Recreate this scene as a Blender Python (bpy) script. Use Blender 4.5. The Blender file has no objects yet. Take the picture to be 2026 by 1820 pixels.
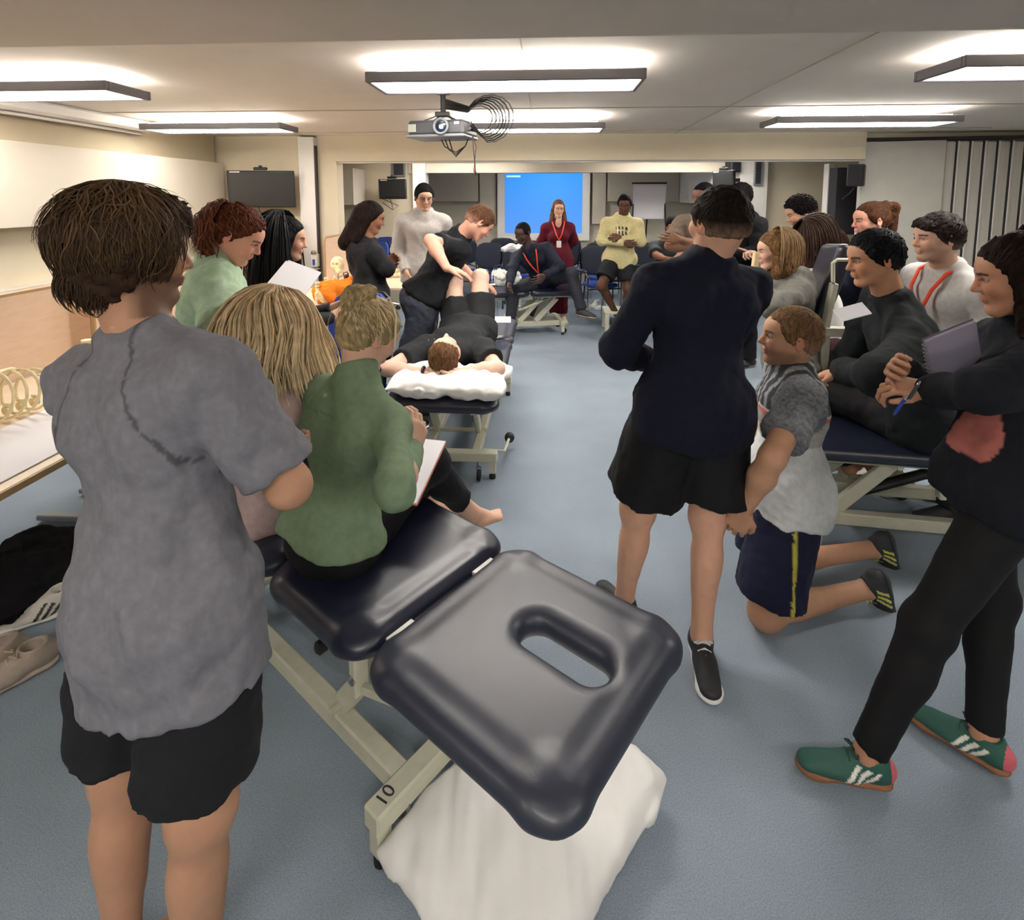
import bpy, math, random
import numpy as np
from mathutils import Vector, Matrix
random.seed(7)
SC = bpy.context.scene
COL = SC.collection
R_ = math.radians
def s2l(c):
    return tuple((x / 12.92) if x <= .04045 else ((x + .055) / 1.055) ** 2.4 for x in c)
def rgb(h):
    h = h.lstrip('#'); return s2l(tuple(int(h[i:i + 2], 16) / 255 for i in (0, 2, 4)))
# ------------------------------------------------------------------ camera
FPX, TH, HOR, EYE, YAW = 1080., R_(6), 390., 1.70, R_(3.5)
YPP = HOR + FPX * math.tan(TH)
cF = np.array([-math.sin(YAW), math.cos(YAW), 0]); cR = np.array([math.cos(YAW), math.sin(YAW), 0]); cU = np.array([0, 0, 1.])
_fw = cF * math.cos(TH) - cU * math.sin(TH); _up = cU * math.cos(TH) + cF * math.sin(TH)
cam_d = bpy.data.cameras.new('camera'); cam = bpy.data.objects.new('camera', cam_d); COL.objects.link(cam)
cam.location = (0, 0, EYE); cam.rotation_euler = (R_(90) - TH, 0, YAW)
cam_d.sensor_width = 36; cam_d.sensor_fit = 'HORIZONTAL'; cam_d.lens = 36 * FPX / 2026
cam_d.shift_y = -(910 - YPP) / 2026; cam_d.clip_start = .05; cam_d.clip_end = 60
SC.camera = cam
def ray(u, v): return _fw + cR * (u - 1013) / FPX - _up * (v - YPP) / FPX
def P(u, v, d):                       # point seen at pixel u,v at horizontal distance d
    r = ray(u, v); return np.array([0, 0, EYE]) + r * (d / (r @ cF))
def PZ(u, v, z=0.):                   # point seen at pixel u,v on the level z
    r = ray(u, v); return np.array([0, 0, EYE]) + r * ((z - EYE) / r[2])
def PY(u, v, y):
    r = ray(u, v); return np.array([0, 0, EYE]) + r * (y / r[1])
def reach(a, uv, L, far=1):           # point on the sight line at distance L from joint a
    r = ray(*uv[:2]); r = r / np.linalg.norm(r); o = np.array([0, 0, EYE]) - a
    b = r @ o; c = o @ o - L * L; D = b * b - c
    if D < 0:
        q = np.array([0, 0, EYE]) + r * (-b); return a + (q - a) / np.linalg.norm(q - a) * L
    return np.array([0, 0, EYE]) + r * (-b + far * math.sqrt(D))
# ------------------------------------------------------------------ world, exposure
W = bpy.data.worlds.new('world'); SC.world = W; W.use_nodes = True
W.node_tree.nodes['Background'].inputs[0].default_value = (.62, .64, .70, 1)
W.node_tree.nodes['Background'].inputs[1].default_value = .22
SC.view_settings.view_transform = 'Standard'; SC.view_settings.look = 'None'
SC.view_settings.gamma = 1; SC.view_settings.use_curve_mapping = False
SC.view_settings.exposure = 1.0
LIGHT_E = 30.
# ------------------------------------------------------------------ materials
def nt(name):
    m = bpy.data.materials.new(name); m.use_nodes = True; t = m.node_tree
    return m, t, t.nodes['Principled BSDF']
def _noise(t, scale, detail=3, stretch=None):
    co = t.nodes.new('ShaderNodeTexCoord'); n = t.nodes.new('ShaderNodeTexNoise')
    n.inputs['Scale'].default_value = scale; n.inputs['Detail'].default_value = detail
    if stretch:
        mp = t.nodes.new('ShaderNodeMapping'); mp.inputs['Scale'].default_value = stretch
        t.links.new(co.outputs['Object'], mp.inputs[0]); t.links.new(mp.outputs[0], n.inputs['Vector'])
    else: t.links.new(co.outputs['Object'], n.inputs['Vector'])
    return n
def mat(name, col=(.8, .8, .8), rough=.6, metal=0., nscale=0, nvar=.12, bump=0., bscale=200, attr=False, sheen=0., spec=.5, stretch=None, emit=None, es=0., coat=0., nscale2=0, nvar2=0.):
    if isinstance(col, str): col = rgb(col)
    m, t, b = nt(name)
    b.inputs['Roughness'].default_value = rough; b.inputs['Metallic'].default_value = metal
    b.inputs['Specular IOR Level'].default_value = spec
    if coat: b.inputs['Coat Weight'].default_value = coat; b.inputs['Coat Roughness'].default_value = .25
    if sheen: b.inputs['Sheen Weight'].default_value = sheen; b.inputs['Sheen Roughness'].default_value = .5
    if attr:
        a = t.nodes.new('ShaderNodeAttribute'); a.attribute_name = 'Col'; src = a.outputs['Color']
    else:
        c = t.nodes.new('ShaderNodeRGB'); c.outputs[0].default_value = (*col, 1); src = c.outputs[0]
    for sc_, va_ in ((nscale, nvar), (nscale2, nvar2)):
        if sc_:
            n = _noise(t, sc_, 4, stretch if sc_ == nscale else None)
            mr = t.nodes.new('ShaderNodeMapRange'); mr.inputs[1].default_value = .3; mr.inputs[2].default_value = .7
            mr.inputs[3].default_value = 1 - va_; mr.inputs[4].default_value = 1 + va_
            t.links.new(n.outputs['Fac'], mr.inputs[0])
            mx = t.nodes.new('ShaderNodeVectorMath'); mx.operation = 'SCALE'
            t.links.new(src, mx.inputs[0]); t.links.new(mr.outputs[0], mx.inputs['Scale']); src = mx.outputs[0]
    t.links.new(src, b.inputs['Base Color'])
    if bump:
        n2 = _noise(t, bscale, 2, stretch); bp = t.nodes.new('ShaderNodeBump'); bp.inputs['Strength'].default_value = bump
        bp.inputs['Distance'].default_value = .004
        t.links.new(n2.outputs['Fac'], bp.inputs['Height']); t.links.new(bp.outputs[0], b.inputs['Normal'])
    if emit is not None:
        e = rgb(emit) if isinstance(emit, str) else emit
        b.inputs['Emission Color'].default_value = (*e, 1); b.inputs['Emission Strength'].default_value = es
    return m
# ------------------------------------------------------------------ objects
def tag(o, label=None, cat=None, group=None, kind=None):
    if label: o['label'] = label
    if cat: o['category'] = cat
    if group: o['group'] = group
    if kind: o['kind'] = kind
    return o
def empty(name, loc=(0, 0, 0), label=None, cat=None, group=None, rz=0):
    o = bpy.data.objects.new(name, None); COL.objects.link(o); o.location = loc; o.rotation_euler = (0, 0, rz)
    o.empty_display_size = .1
    return tag(o, label, cat, group)
def link(name, me, m=None, parent=None, smooth=False):
    if m is not None:
        for mm in (m if isinstance(m, (list, tuple)) else [m]): me.materials.append(mm)
    if smooth:
        me.polygons.foreach_set('use_smooth', np.ones(len(me.polygons), dtype=bool))
    o = bpy.data.objects.new(name, me); COL.objects.link(o)
    if parent is not None:
        o.parent = parent
        bpy.context.view_layer.update() if False else None
    return o
def copy_tree(o, parent=None):
    c = o.copy(); COL.objects.link(c); c.parent = parent
    for ch in list(o.children): copy_tree(ch, c)
    return c
class MB:                                  # mesh collector: boxes, tubes, lathes, slabs
    def __init__(s): s.v = []; s.f = []; s.mi = []
    def add(s, v, f, mi=0):
        n = len(s.v); s.v += [tuple(map(float, x)) for x in v]; s.f += [tuple(i + n for i in q) for q in f]; s.mi += [mi] * len(f); return s
    def box(s, c, d, rz=0, ax=None, bev=0., mi=0):
        c = np.array(c, float); h = np.array(d, float) / 2
        if ax is None: ax = np.array([[math.cos(rz), math.sin(rz), 0], [-math.sin(rz), math.cos(rz), 0], [0, 0, 1.]])
        b = min(bev, h.min() * .9)
        if b <= 0:
            pts = [c + ax[0] * x * h[0] + ax[1] * y * h[1] + ax[2] * z * h[2] for z in (-1, 1) for y in (-1, 1) for x in (-1, 1)]
            s.add(pts, [(0, 2, 3, 1), (4, 5, 7, 6), (0, 1, 5, 4), (2, 6, 7, 3), (0, 4, 6, 2), (1, 3, 7, 5)], mi); return s
        # chamfered box: 24 points
        pts = []; idx = {}
        for sx in (-1, 1):
            for sy in (-1, 1):
                for sz in (-1, 1):
                    for k in range(3):
                        q = np.array([sx, sy, sz]) * (h - b); q[k] = (sx, sy, sz)[k] * h[k]
                        idx[(sx, sy, sz, k)] = len(pts); pts.append(c + ax[0] * q[0] + ax[1] * q[1] + ax[2] * q[2])
        F = []
        for k in range(3):
            a, b2 = (k + 1) % 3, (k + 2) % 3
            for sg in (-1, 1):
                r = []
                for (p, q) in ((-1, -1), (1, -1), (1, 1), (-1, 1)):
                    t = [0, 0, 0]; t[k] = sg; t[a] = p; t[b2] = q; r.append(idx[(*t, k)])
                F.append(tuple(r if sg > 0 else r[::-1]))
        for k in range(3):
            a, b2 = (k + 1) % 3, (k + 2) % 3
            for p in (-1, 1):
                for q in (-1, 1):
                    t1 = [0, 0, 0]; t1[k] = -1; t1[a] = p; t1[b2] = q; t2 = list(t1); t2[k] = 1
                    r = [idx[(*t1, a)], idx[(*t2, a)], idx[(*t2, b2)], idx[(*t1, b2)]]
                    F.append(tuple(r if p * q < 0 else r[::-1]))
        for sx in (-1, 1):
            for sy in (-1, 1):
                for sz in (-1, 1):
                    r = [idx[(sx, sy, sz, 0)], idx[(sx, sy, sz, 1)], idx[(sx, sy, sz, 2)]]
                    F.append(tuple(r if sx * sy * sz > 0 else r[::-1]))
        s.add(pts, F, mi); return s
    def bar(s, a, b, w, h=None, up=(0, 0, 1), bev=0., mi=0):      # square bar from a to b
        a = np.array(a, float); b = np.array(b, float); h = w if h is None else h
        x = b - a; L = np.linalg.norm(x); x = x / L; u = np.array(up, float)
        if abs(x @ u) > .98: u = np.array([1., 0, 0])
        y = np.cross(u, x); y /= np.linalg.norm(y); z = np.cross(x, y)
        return s.box((a + b) / 2, (L, w, h), ax=np.array([x, y, z]), bev=bev, mi=mi)
    def tube(s, pts, r, n=8, closed=False, mi=0, cap=True, flat=None):
        pts = [np.array(p, float) for p in pts]; m = len(pts); rr = r if hasattr(r, '__len__') else [r] * m
        V = []; prev = None
        for i, p in enumerate(pts):
            a = pts[i - 1] if (i > 0 or closed) else pts[i]; b = pts[(i + 1) % m] if (i < m - 1 or closed) else pts[i]
            t = b - a; t = t / (np.linalg.norm(t) + 1e-9)
            if prev is None:
                u = np.array([0, 0, 1.]) if abs(t[2]) < .9 else np.array([1., 0, 0])
                if flat is not None: u = np.array(flat, float)
            else: u = prev
            u = u - t * (u @ t); u /= (np.linalg.norm(u) + 1e-9); w = np.cross(t, u); prev = u
            for k in range(n):
                an = 2 * math.pi * k / n; V.append(p + (u * math.cos(an) * (.35 if flat is not None else 1) + w * math.sin(an)) * rr[i])
        F = []
        for i in range(m if closed else m - 1):
            for k in range(n):
                a = i * n + k; b = i * n + (k + 1) % n; c = ((i + 1) % m) * n + (k + 1) % n; d = ((i + 1) % m) * n + k
                F.append((a, b, c, d))
        if cap and not closed: F.append(tuple(range(n))[::-1]); F.append(tuple((m - 1) * n + k for k in range(n)))
        return s.add(V, F, mi)
    def lathe(s, c, prof, n=20, axis=(0, 0, 1), mi=0):            # prof: (r, h) along the axis
        z = np.array(axis, float); z /= np.linalg.norm(z); u = np.array([1., 0, 0]) if abs(z[0]) < .9 else np.array([0, 1., 0])
        x = np.cross(u, z); x /= np.linalg.norm(x); y = np.cross(z, x); c = np.array(c, float); V = []
        for (r, h) in prof:
            for k in range(n):
                a = 2 * math.pi * k / n; V.append(c + z * h + (x * math.cos(a) + y * math.sin(a)) * max(r, 1e-4))
        F = [(i * n + k, i * n + (k + 1) % n, (i + 1) * n + (k + 1) % n, (i + 1) * n + k) for i in range(len(prof) - 1) for k in range(n)]
        F.append(tuple(range(n))[::-1]); F.append(tuple((len(prof) - 1) * n + k for k in range(n)))
        return s.add(V, F, mi)
    def slab(s, out, z0, z1, mi=0):                               # vertical prism over an outline
        n = len(out); V = [(x, y, z0) for x, y in out] + [(x, y, z1) for x, y in out]
        F = [tuple(range(n))[::-1], tuple(range(n, 2 * n))] + [(i, (i + 1) % n, n + (i + 1) % n, n + i) for i in range(n)]
        return s.add(V, F, mi)
    def quad(s, a, b, c, d, mi=0): return s.add([a, b, c, d], [(0, 1, 2, 3)], mi)
    def build(s, name, m=None, parent=None, smooth=False, rel=True):
        me = bpy.data.meshes.new(name)
        v = np.array(s.v); 
        if parent is not None and rel: v = v - np.array(_wloc(parent))
        me.from_pydata(v.tolist(), [], s.f); me.validate(); me.update()
        if len(me.polygons) == len(s.mi): me.polygons.foreach_set('material_index', np.array(s.mi, dtype=np.int32))
        o = link(name, me, m, parent, smooth)
        if smooth:
            try: me.set_sharp_from_angle(angle=R_(38))
            except Exception: pass
        return o
def _wloc(o):
    l = np.zeros(3)
    while o is not None: l += np.array(o.location); o = o.parent
    return l
def circ(cx, cy, rx, ry, n=16): return [(cx + rx * math.cos(2 * math.pi * i / n), cy + ry * math.sin(2 * math.pi * i / n)) for i in range(n)]
# ------------------------------------------------------------------ implicit surfaces -> mesh
def nrm(v): v = np.array(v, float); return v / (np.linalg.norm(v) + 1e-12)
def cone(a, b, ra, rb=None, n=None, s=1., k=.02, op='add', cuts=(), disp=0.):
    rb = ra if rb is None else rb; a = np.array(a, float); b = np.array(b, float); r = max(ra, rb) * max(1, s)
    return dict(t='c', a=a, b=b, ra=ra, rb=rb, n=None if n is None else nrm(n), s=s, k=k, op=op, cuts=cuts, lo=np.minimum(a, b) - r, hi=np.maximum(a, b) + r)
def ell(c, r, ax=None, k=.02, op='add', cuts=()):
    c = np.array(c, float); ax = np.eye(3) if ax is None else np.array(ax, float); r = np.array(r, float)
    e = np.sqrt(((ax * r[:, None]) ** 2).sum(0))
    return dict(t='e', c=c, r=r, ax=ax, k=k, op=op, cuts=cuts, lo=c - e, hi=c + e)
def rbox(c, h, ax=None, r=.01, k=.01, op='add', cuts=()):
    c = np.array(c, float); ax = np.eye(3) if ax is None else np.array(ax, float); h = np.array(h, float)
    e = (np.abs(ax * h[:, None])).sum(0)
    return dict(t='b', c=c, h=h, ax=ax, rr=r, k=k, op=op, cuts=cuts, lo=c - e, hi=c + e)
def pdist(p, Q):
    if p['t'] == 'c':
        q = Q - p['a'].astype(np.float32); ba = p['b'] - p['a']
        if p['n'] is not None:
            n = p['n']; g = 1 / p['s'] - 1
            q = q + (q @ n.astype(np.float32))[:, None] * (n * g).astype(np.float32); ba = ba + n * (ba @ n) * g
        L2 = ba @ ba
        if L2 < 1e-10: return np.sqrt((q * q).sum(1)) - p['ra']
        t = np.clip((q @ ba.astype(np.float32)) / L2, 0, 1)
        e = q - t[:, None] * ba.astype(np.float32)
        return np.sqrt((e * e).sum(1)) - (p['ra'] + (p['rb'] - p['ra']) * t)
    q = (Q - p['c'].astype(np.float32)) @ p['ax'].T.astype(np.float32)
    if p['t'] == 'e':
        r = p['r'].astype(np.float32); k0 = np.sqrt(((q / r) ** 2).sum(1)); k1 = np.sqrt(((q / (r * r)) ** 2).sum(1)) + 1e-9
        return k0 * (k0 - 1) / k1
    d = np.abs(q) - (p['h'] - p['rr']).astype(np.float32)
    return np.sqrt((np.maximum(d, 0) ** 2).sum(1)) + np.minimum(d.max(1), 0) - p['rr']
def field(prims, lo, hi, vox, disp=None, post=()):
    n = np.ceil((hi - lo) / vox).astype(int) + 1
    V = np.full(n, .5, np.float32)
    for p in prims:
        pad = p['k'] + 2.5 * vox + .01
        i0 = np.maximum(np.floor((p['lo'] - pad - lo) / vox).astype(int), 0); i1 = np.minimum(np.ceil((p['hi'] + pad - lo) / vox).astype(int) + 1, n)
        if (i1 <= i0).any(): continue
        ax = [(lo[j] + vox * np.arange(i0[j], i1[j])).astype(np.float32) for j in range(3)]
        Q = np.stack(np.meshgrid(*ax, indexing='ij'), -1).reshape(-1, 3)
        sub = V[i0[0]:i1[0], i0[1]:i1[1], i0[2]:i1[2]]; old = sub.reshape(-1)
        if p['op'] == 'sub':
            d = -pdist(p, Q)
            for (c, m) in p['cuts']: d = np.minimum(d, -(((Q - np.array(c, np.float32)) @ np.array(m, np.float32))))
            k = max(p['k'], 1e-4); h = np.maximum(k - np.abs(old - d), 0) / k; new = np.maximum(old, d) + h * h * k / 4
        else:
            d = pdist(p, Q)
            for (c, m) in p['cuts']: d = np.maximum(d, (Q - np.array(c, np.float32)) @ np.array(m, np.float32))
            k = max(p['k'], 1e-4); h = np.maximum(k - np.abs(old - d), 0) / k; new = np.minimum(old, d) - h * h * k / 4
        V[i0[0]:i1[0], i0[1]:i1[1], i0[2]:i1[2]] = new.reshape(sub.shape)
    if disp is not None:
        m = np.argwhere(np.abs(V) < max(.02, 3 * vox))
        if len(m): V[m[:, 0], m[:, 1], m[:, 2]] += disp((lo + m * vox)).astype(np.float32)
    if post:
        m = np.argwhere(V < 3 * vox)
        if len(m):
            Q = lo + m * vox; vals = V[m[:, 0], m[:, 1], m[:, 2]]
            for (c, nn) in post: vals = np.maximum(vals, (Q - np.array(c)) @ np.array(nn))
            V[m[:, 0], m[:, 1], m[:, 2]] = vals
    return V
_C = np.array([[x, y, z] for x in (0, 1) for y in (0, 1) for z in (0, 1)])
_E = [(0, 1), (2, 3), (4, 5), (6, 7), (0, 2), (1, 3), (4, 6), (5, 7), (0, 4), (1, 5), (2, 6), (3, 7)]
def nets(V, lo, vox):
    I = V < 0; n = np.array(V.shape)
    cnt = np.zeros(n - 1, np.int8)
    for c in _C: cnt += I[c[0]:n[0] - 1 + c[0], c[1]:n[1] - 1 + c[1], c[2]:n[2] - 1 + c[2]]
    act = np.argwhere((cnt > 0) & (cnt < 8))
    if not len(act): return np.zeros((0, 3)), np.zeros((0, 4), int)
    cv = np.stack([V[act[:, 0] + c[0], act[:, 1] + c[1], act[:, 2] + c[2]] for c in _C], 1)
    acc = np.zeros((len(act), 3)); w = np.zeros(len(act))
    for a, b in _E:
        va, vb = cv[:, a], cv[:, b]; m = (va < 0) != (vb < 0); t = np.where(m, va / np.where(m, va - vb, 1), 0)
        pt = _C[a] + t[:, None] * (_C[b] - _C[a]); acc += pt * m[:, None]; w += m
    pts = lo + (act + acc / w[:, None]) * vox
    idm = np.full(n - 1, -1, np.int32); idm[act[:, 0], act[:, 1], act[:, 2]] = np.arange(len(act))
    Q = []
    for ax in range(3):
        a, b = (ax + 1) % 3, (ax + 2) % 3
        s0 = [slice(None)] * 3; s1 = [slice(None)] * 3; s0[ax] = slice(0, n[ax] - 1); s1[ax] = slice(1, n[ax])
        i0 = I[tuple(s0)]; i1 = I[tuple(s1)]
        e = np.argwhere(i0 != i1); e = e[(e[:, a] > 0) & (e[:, b] > 0) & (e[:, a] < n[a] - 1) & (e[:, b] < n[b] - 1)]
        if not len(e): continue
        da = np.zeros(3, int); da[a] = 1; db = np.zeros(3, int); db[b] = 1
        g = lambda x: idm[x[:, 0], x[:, 1], x[:, 2]]
        q = np.stack([g(e - da - db), g(e - db), g(e), g(e - da)], 1)
        ins = i0[e[:, 0], e[:, 1], e[:, 2]]; q[~ins] = q[~ins][:, ::-1]; Q.append(q)
    return pts, np.concatenate(Q)
def bbox(prims, pad=.03):
    pr = [p for p in prims if p['op'] == 'add']
    return np.min([p['lo'] for p in pr], 0) - pad, np.max([p['hi'] for p in pr], 0) + pad
def solid(prims, vox, disp=None, post=(), lo=None, hi=None):
    if lo is None: lo, hi = bbox(prims)
    return nets(field(prims, lo, hi, vox, disp, post), lo, vox)
def mesh_np(name, pts, quads, col=None, m=None, parent=None, smooth=True):
    used = np.unique(quads); mp = np.full(len(pts), -1, np.int64); mp[used] = np.arange(len(used)); pts = pts[used]; quads = mp[quads]
    if col is not None and hasattr(col, 'shape') and col.ndim == 2: col = col[used]
    me = bpy.data.meshes.new(name); n = len(quads); k = quads.shape[1]
    p = pts - (_wloc(parent) if parent is not None else 0)
    me.vertices.add(len(p)); me.vertices.foreach_set('co', p.astype(np.float32).ravel())
    me.loops.add(n * k); me.loops.foreach_set('vertex_index', quads.astype(np.int32).ravel())
    me.polygons.add(n); me.polygons.foreach_set('loop_start', np.arange(0, n * k, k, dtype=np.int32))
    try: me.polygons.foreach_set('loop_total', np.full(n, k, np.int32))
    except Exception: pass
    me.update(calc_edges=True)
    if col is not None:
        at = me.color_attributes.new('Col', 'FLOAT_COLOR', 'POINT')
        c = np.ones((len(p), 4), np.float32); c[:, :3] = col; at.data.foreach_set('color', c.ravel())
    return link(name, me, m, parent, smooth)
class Noise:                                # smooth displacement field: sum of warped sines
    def __init__(s, seed, wl=.09, amp=.004, n=7, stretch=(1, 1, 1)):
        r = np.random.RandomState(seed); s.k = r.normal(size=(n, 3)); s.k /= np.linalg.norm(s.k, axis=1)[:, None]
        s.k *= (2 * math.pi / (wl * r.uniform(.6, 1.8, n)))[:, None]; s.k *= np.array(stretch); s.p = r.uniform(0, 6.28, n); s.a = amp / math.sqrt(n) * .8
        s.w = r.normal(size=(3, 3)) * .9 / wl * 2
    def __call__(s, P_):
        Q = P_ + .012 * np.sin(P_ @ s.w.T)
        return s.a * np.sin(Q @ s.k.T + s.p).sum(1)
# ------------------------------------------------------------------ the room
CZ = 2.42
M = {}
M['cream'] = mat('cream_paint', '#cfc5ae', .75, nscale=3, nvar=.03, bump=.12, bscale=260)
M['cream_dark'] = mat('beige_bulkhead_paint', '#aa9f88', .8, nscale=3, nvar=.03, bump=.1, bscale=260)
M['offwhite'] = mat('offwhite_paint', '#bdb6a9', .7, nscale=3, nvar=.03, bump=.1, bscale=260)
M['white'] = mat('white_gloss_paint', '#dcdad6', .4, nscale=6, nvar=.02)
M['ceil'] = mat('ceiling_paint', '#dad2c8', .85, nscale=5, nvar=.02, bump=.15, bscale=320)
M['soffit'] = mat('soffit_paint', '#d2c8bc', .85, nscale=1.5, nvar=.03, bump=.15, bscale=320)
M['backwall'] = mat('grey_beige_wall', '#bdb7aa', .8, nscale=4, nvar=.03)
M['panel'] = mat('partition_panel', '#bdbbb4', .6, nscale=8, nvar=.03, bump=.15, bscale=500)
M['pleat'] = mat('partition_fold', '#c9c5bd', .6, nscale=8, nvar=.08, stretch=(6, 6, .3))
M['dark'] = mat('dark_seal', '#26242a', .6)
M['carpet'] = mat('carpet_slate_blue', '#8a96a2', .95, nscale=260, nvar=.22, bump=.5, bscale=420, nscale2=2.2, nvar2=.07, spec=.2)
M['black'] = mat('black_plastic', '#17181b', .45, nscale=40, nvar=.1)
M['screen'] = mat('dark_screen', '#2b2b2c', .18, coat=.3)
M['lamp'] = mat('lamp_diffuser', '#ffffff', .5, emit='#fffaf2', es=LIGHT_E * .5)
M['lampup'] = mat('lamp_tube_up', '#ffffff', .5, emit='#fff8ee', es=LIGHT_E * .95)
M['lampframe'] = mat('lamp_frame_grey', '#77757a', .45, metal=.3)
M['wire'] = mat('steel_wire', '#999a9c', .4, metal=.8)
M['metalw'] = mat('cream_painted_steel', '#c9c8b4', .42, nscale=30, nvar=.05)
M['chrome'] = mat('chrome', '#c8ccd0', .18, metal=1.)
def struct(name, mb, m, smooth=False): return tag(mb.build(name, m, None, smooth), kind='structure')
struct('floor', MB().box((.8, 3.2, -.05), (11.2, 14.6, .1)), M['carpet'])
struct('ceiling', MB().box((.8, 6.35, CZ + .06), (11.2, 8.4, .12)), M['ceil'])
struct('ceiling_near', MB().box((.8, -.96, 2.31 + .1), (11.2, 6.28, .2)), M['soffit'])
struct('wall_left', MB().box((-4.1, 3.2, 1.25), (.2, 14.6, 2.6)), M['cream'])
struct('wall_right', MB().box((6.3, 3.2, 1.25), (.2, 14.6, 2.6)), M['cream'])
struct('wall_near', MB().box((1, -3.6, 1.25), (11, .2, 2.6)), M['cream'])
struct('wall_far', MB().box((.8, 10.5, 1.25), (11.2, .2, 2.6)), M['backwall'])
struct('wall_divider', MB().box((-3.45, 6.5, 1.25), (1.1, .2, 2.5)).box((-2.595, 6.52, 1.25), (.23, .2, 2.5)), M['cream'])
struct('trim_post', MB().box((-2.81, 6.38, 1.2), (.19, .1, 2.4), bev=.004).box((-2.705, 6.36, 1.15), (.022, .05, 2.3), mi=1), [M['white'], M['dark']])
# header beam over the opening, with its thin lower rail
struct('trim_header', MB().box((.53, 6.5, 2.27), (6.05, .22, .30)).box((.53, 6.5, 2.112), (6.05, .1, .016), mi=1).box((4.9, 6.62, 2.3), (2.7, .2, .24)), [M['cream'], M['white']])
# ceiling joints (battens with a shadow gap)
jb = MB()
for y in (4.55, 6.05): jb.box((.3, y, CZ - .002), (8.6, .012, .006))
for x in (-.12, 1.45): jb.box((x, 4.3, CZ - .002), (.006, 4.2, .005))
struct('trim_ceiling_joints', jb, M['cream_dark'])
# boxed-in ducts along the left wall
struct('trim_left_box', MB().box((-3.93, 2.2, 1.79), (.26, 8.2, .62), bev=.004), M['offwhite'])
struct('trim_left_bulkhead', MB().box((-3.95, 2.2, 2.26), (.1, 8.2, .32)), M['cream_dark'])
struct('trim_left_ledge', MB().box((-3.95, 2.2, .98), (.12, 8.2, .10), bev=.004), M['offwhite'])
rs = empty('projection_screen_case', (-3.86, 3.2, 2.36), 'white roller screen case under the ceiling, high on the left wall', 'screen case')
MB().box((-3.84, 2.9, 2.365), (.17, 4.4, .10), bev=.02).build('case', M['white'], rs)
MB().box((-3.84, 2.9, 2.30), (.03, 4.3, .025), bev=.004).build('bottom_bar', M['white'], rs)
# adjoining room
struct('wall_alcove_left', MB().box((-2.9, 8.3, 1.25), (2.1, .2, 2.5)), M['cream'])
struct('trim_column_left', MB().box((-1.88, 8.2, 1.25), (.19, .24, 2.5)), M['white'])
struct('trim_second_header', MB().box((.4, 8.25, 2.24), (4.9, .2, .36)), M['offwhite'])
struct('trim_column_right', MB().box((2.97, 8.2, 1.25), (.39, .24, 2.5)), M['white'])
struct('wall_alcove_right', MB().box((4.7, 8.3, 1.25), (3.1, .2, 2.5)), M['cream'])
struct('trim_alcove_box_left', MB().box((-3.4, 7.9, 1.85), (1.35, .5, .52)), M['offwhite'])
struct('wall_far_left', MB().box((-2.7, 9.36, 1.25), (.2, 2.1, 2.5)), M['backwall'])
struct('wall_far_right', MB().box((2.95, 9.4, 1.25), (.16, 2.0, 2.5)), M['offwhite'])
struct('trim_far_box_right', MB().box((2.72, 9.35, 1.92), (.5, 2.0, .64)), M['white'])
# wall panels on the far wall: upper box and lower step, each panel its own piece
fw_ = [(-2.5, -1.27), (-1.24, -.93), (.87, 1.12), (1.15, 2.46)]
for i, (a, b) in enumerate(fw_):
    tall = b - a < .4
    z0, z1 = (1.2, 2.2) if tall else (1.62, 2.2)
    o = MB().box(((a + b) / 2, 10.36, (z0 + z1) / 2), (b - a, .1 if not tall else .13, z1 - z0), bev=.004).build('panel', M['offwhite'] if tall else M['backwall'])
    tag(o, kind='structure'); o.name = 'trim_far_panel'
tag(MB().box((0, 10.375, .5), (5.0, .06, 1.0)).build('trim_far_dado', M['backwall']), kind='structure')
# ------------------------------------------------------------------ folding partition (right)
fp = empty('folding_partition', (4.4, 6.5, 0), 'grey folding room partition with dark-sealed pleats stacked at the right', 'partition')
a, b = np.array([3.57, 6.52]), np.array([4.37, 6.36])
MB().bar((a[0], a[1], 1.16), (b[0], b[1], 1.16), .08, 2.32, bev=.006).build('panel', M['panel'], fp)
for i in range(12):
    x = 4.44 + i * .142
    MB().box((x - .004, 6.39, 1.16), (.116, .05, 2.30), bev=.010).build('fold', M['pleat'], fp)
    MB().box((x + .060, 6.374, 1.16), (.015, .03, 2.31), bev=.003).build('seal', M['dark'], fp)
    MB().box((x + .078, 6.38, 1.16), (.022, .05, 2.31), bev=.004).build('edge_strip', M['white'], fp)
MB().box((5.25, 6.46, 1.16), (1.8, .05, 2.3), bev=.004).build('backing_panel', M['panel'], fp)
MB().bar((3.55, 6.53, 2.345), (6.15, 6.2, 2.345), .1, .035).build('track', M['dark'], fp)
# ------------------------------------------------------------------ ceiling lights
def fixture(x, y, label, L=1.46, z=2.30):
    t = empty('ceiling_light', (x, y, z), label, 'ceiling light', 'suspended fluorescent ceiling lights')
    w, h = .36, .055
    f = MB()
    for s in (-1, 1):
        f.box((x, y + s * (w / 2 - .012), z + h / 2), (L, .024, h), bev=.004); f.box((x + s * (L / 2 - .012), y, z + h / 2), (.024, w - .05, h), bev=.004)
    f.box((x, y, z + .018), (L - .05, w - .05, .004)); f.build('frame', M['lampframe'], t)
    MB().box((x, y, z + .008), (L - .06, w - .06, .006)).build('diffuser', M['lamp'], t)
    for s in (-.1, .1): MB().box((x, y + s, z + h + .006), (L - .12, .06, .01)).build('tube', M['lampup'], t)
    for sx in (-.6, .6):
        MB().tube([(x + sx, y, z + h), (x + sx, y, CZ)], .0018, 5).build('wire', M['wire'], t)
    MB().box((x, y, z + h + .018), (.16, .07, .03), bev=.004).build('ballast', M['white'], t)
fixture(-.22, 3.07, 'long ceiling light in front of the projector')
fixture(-.22, 5.0, 'ceiling light directly behind the projector, half hidden by it', z=2.29)
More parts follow.
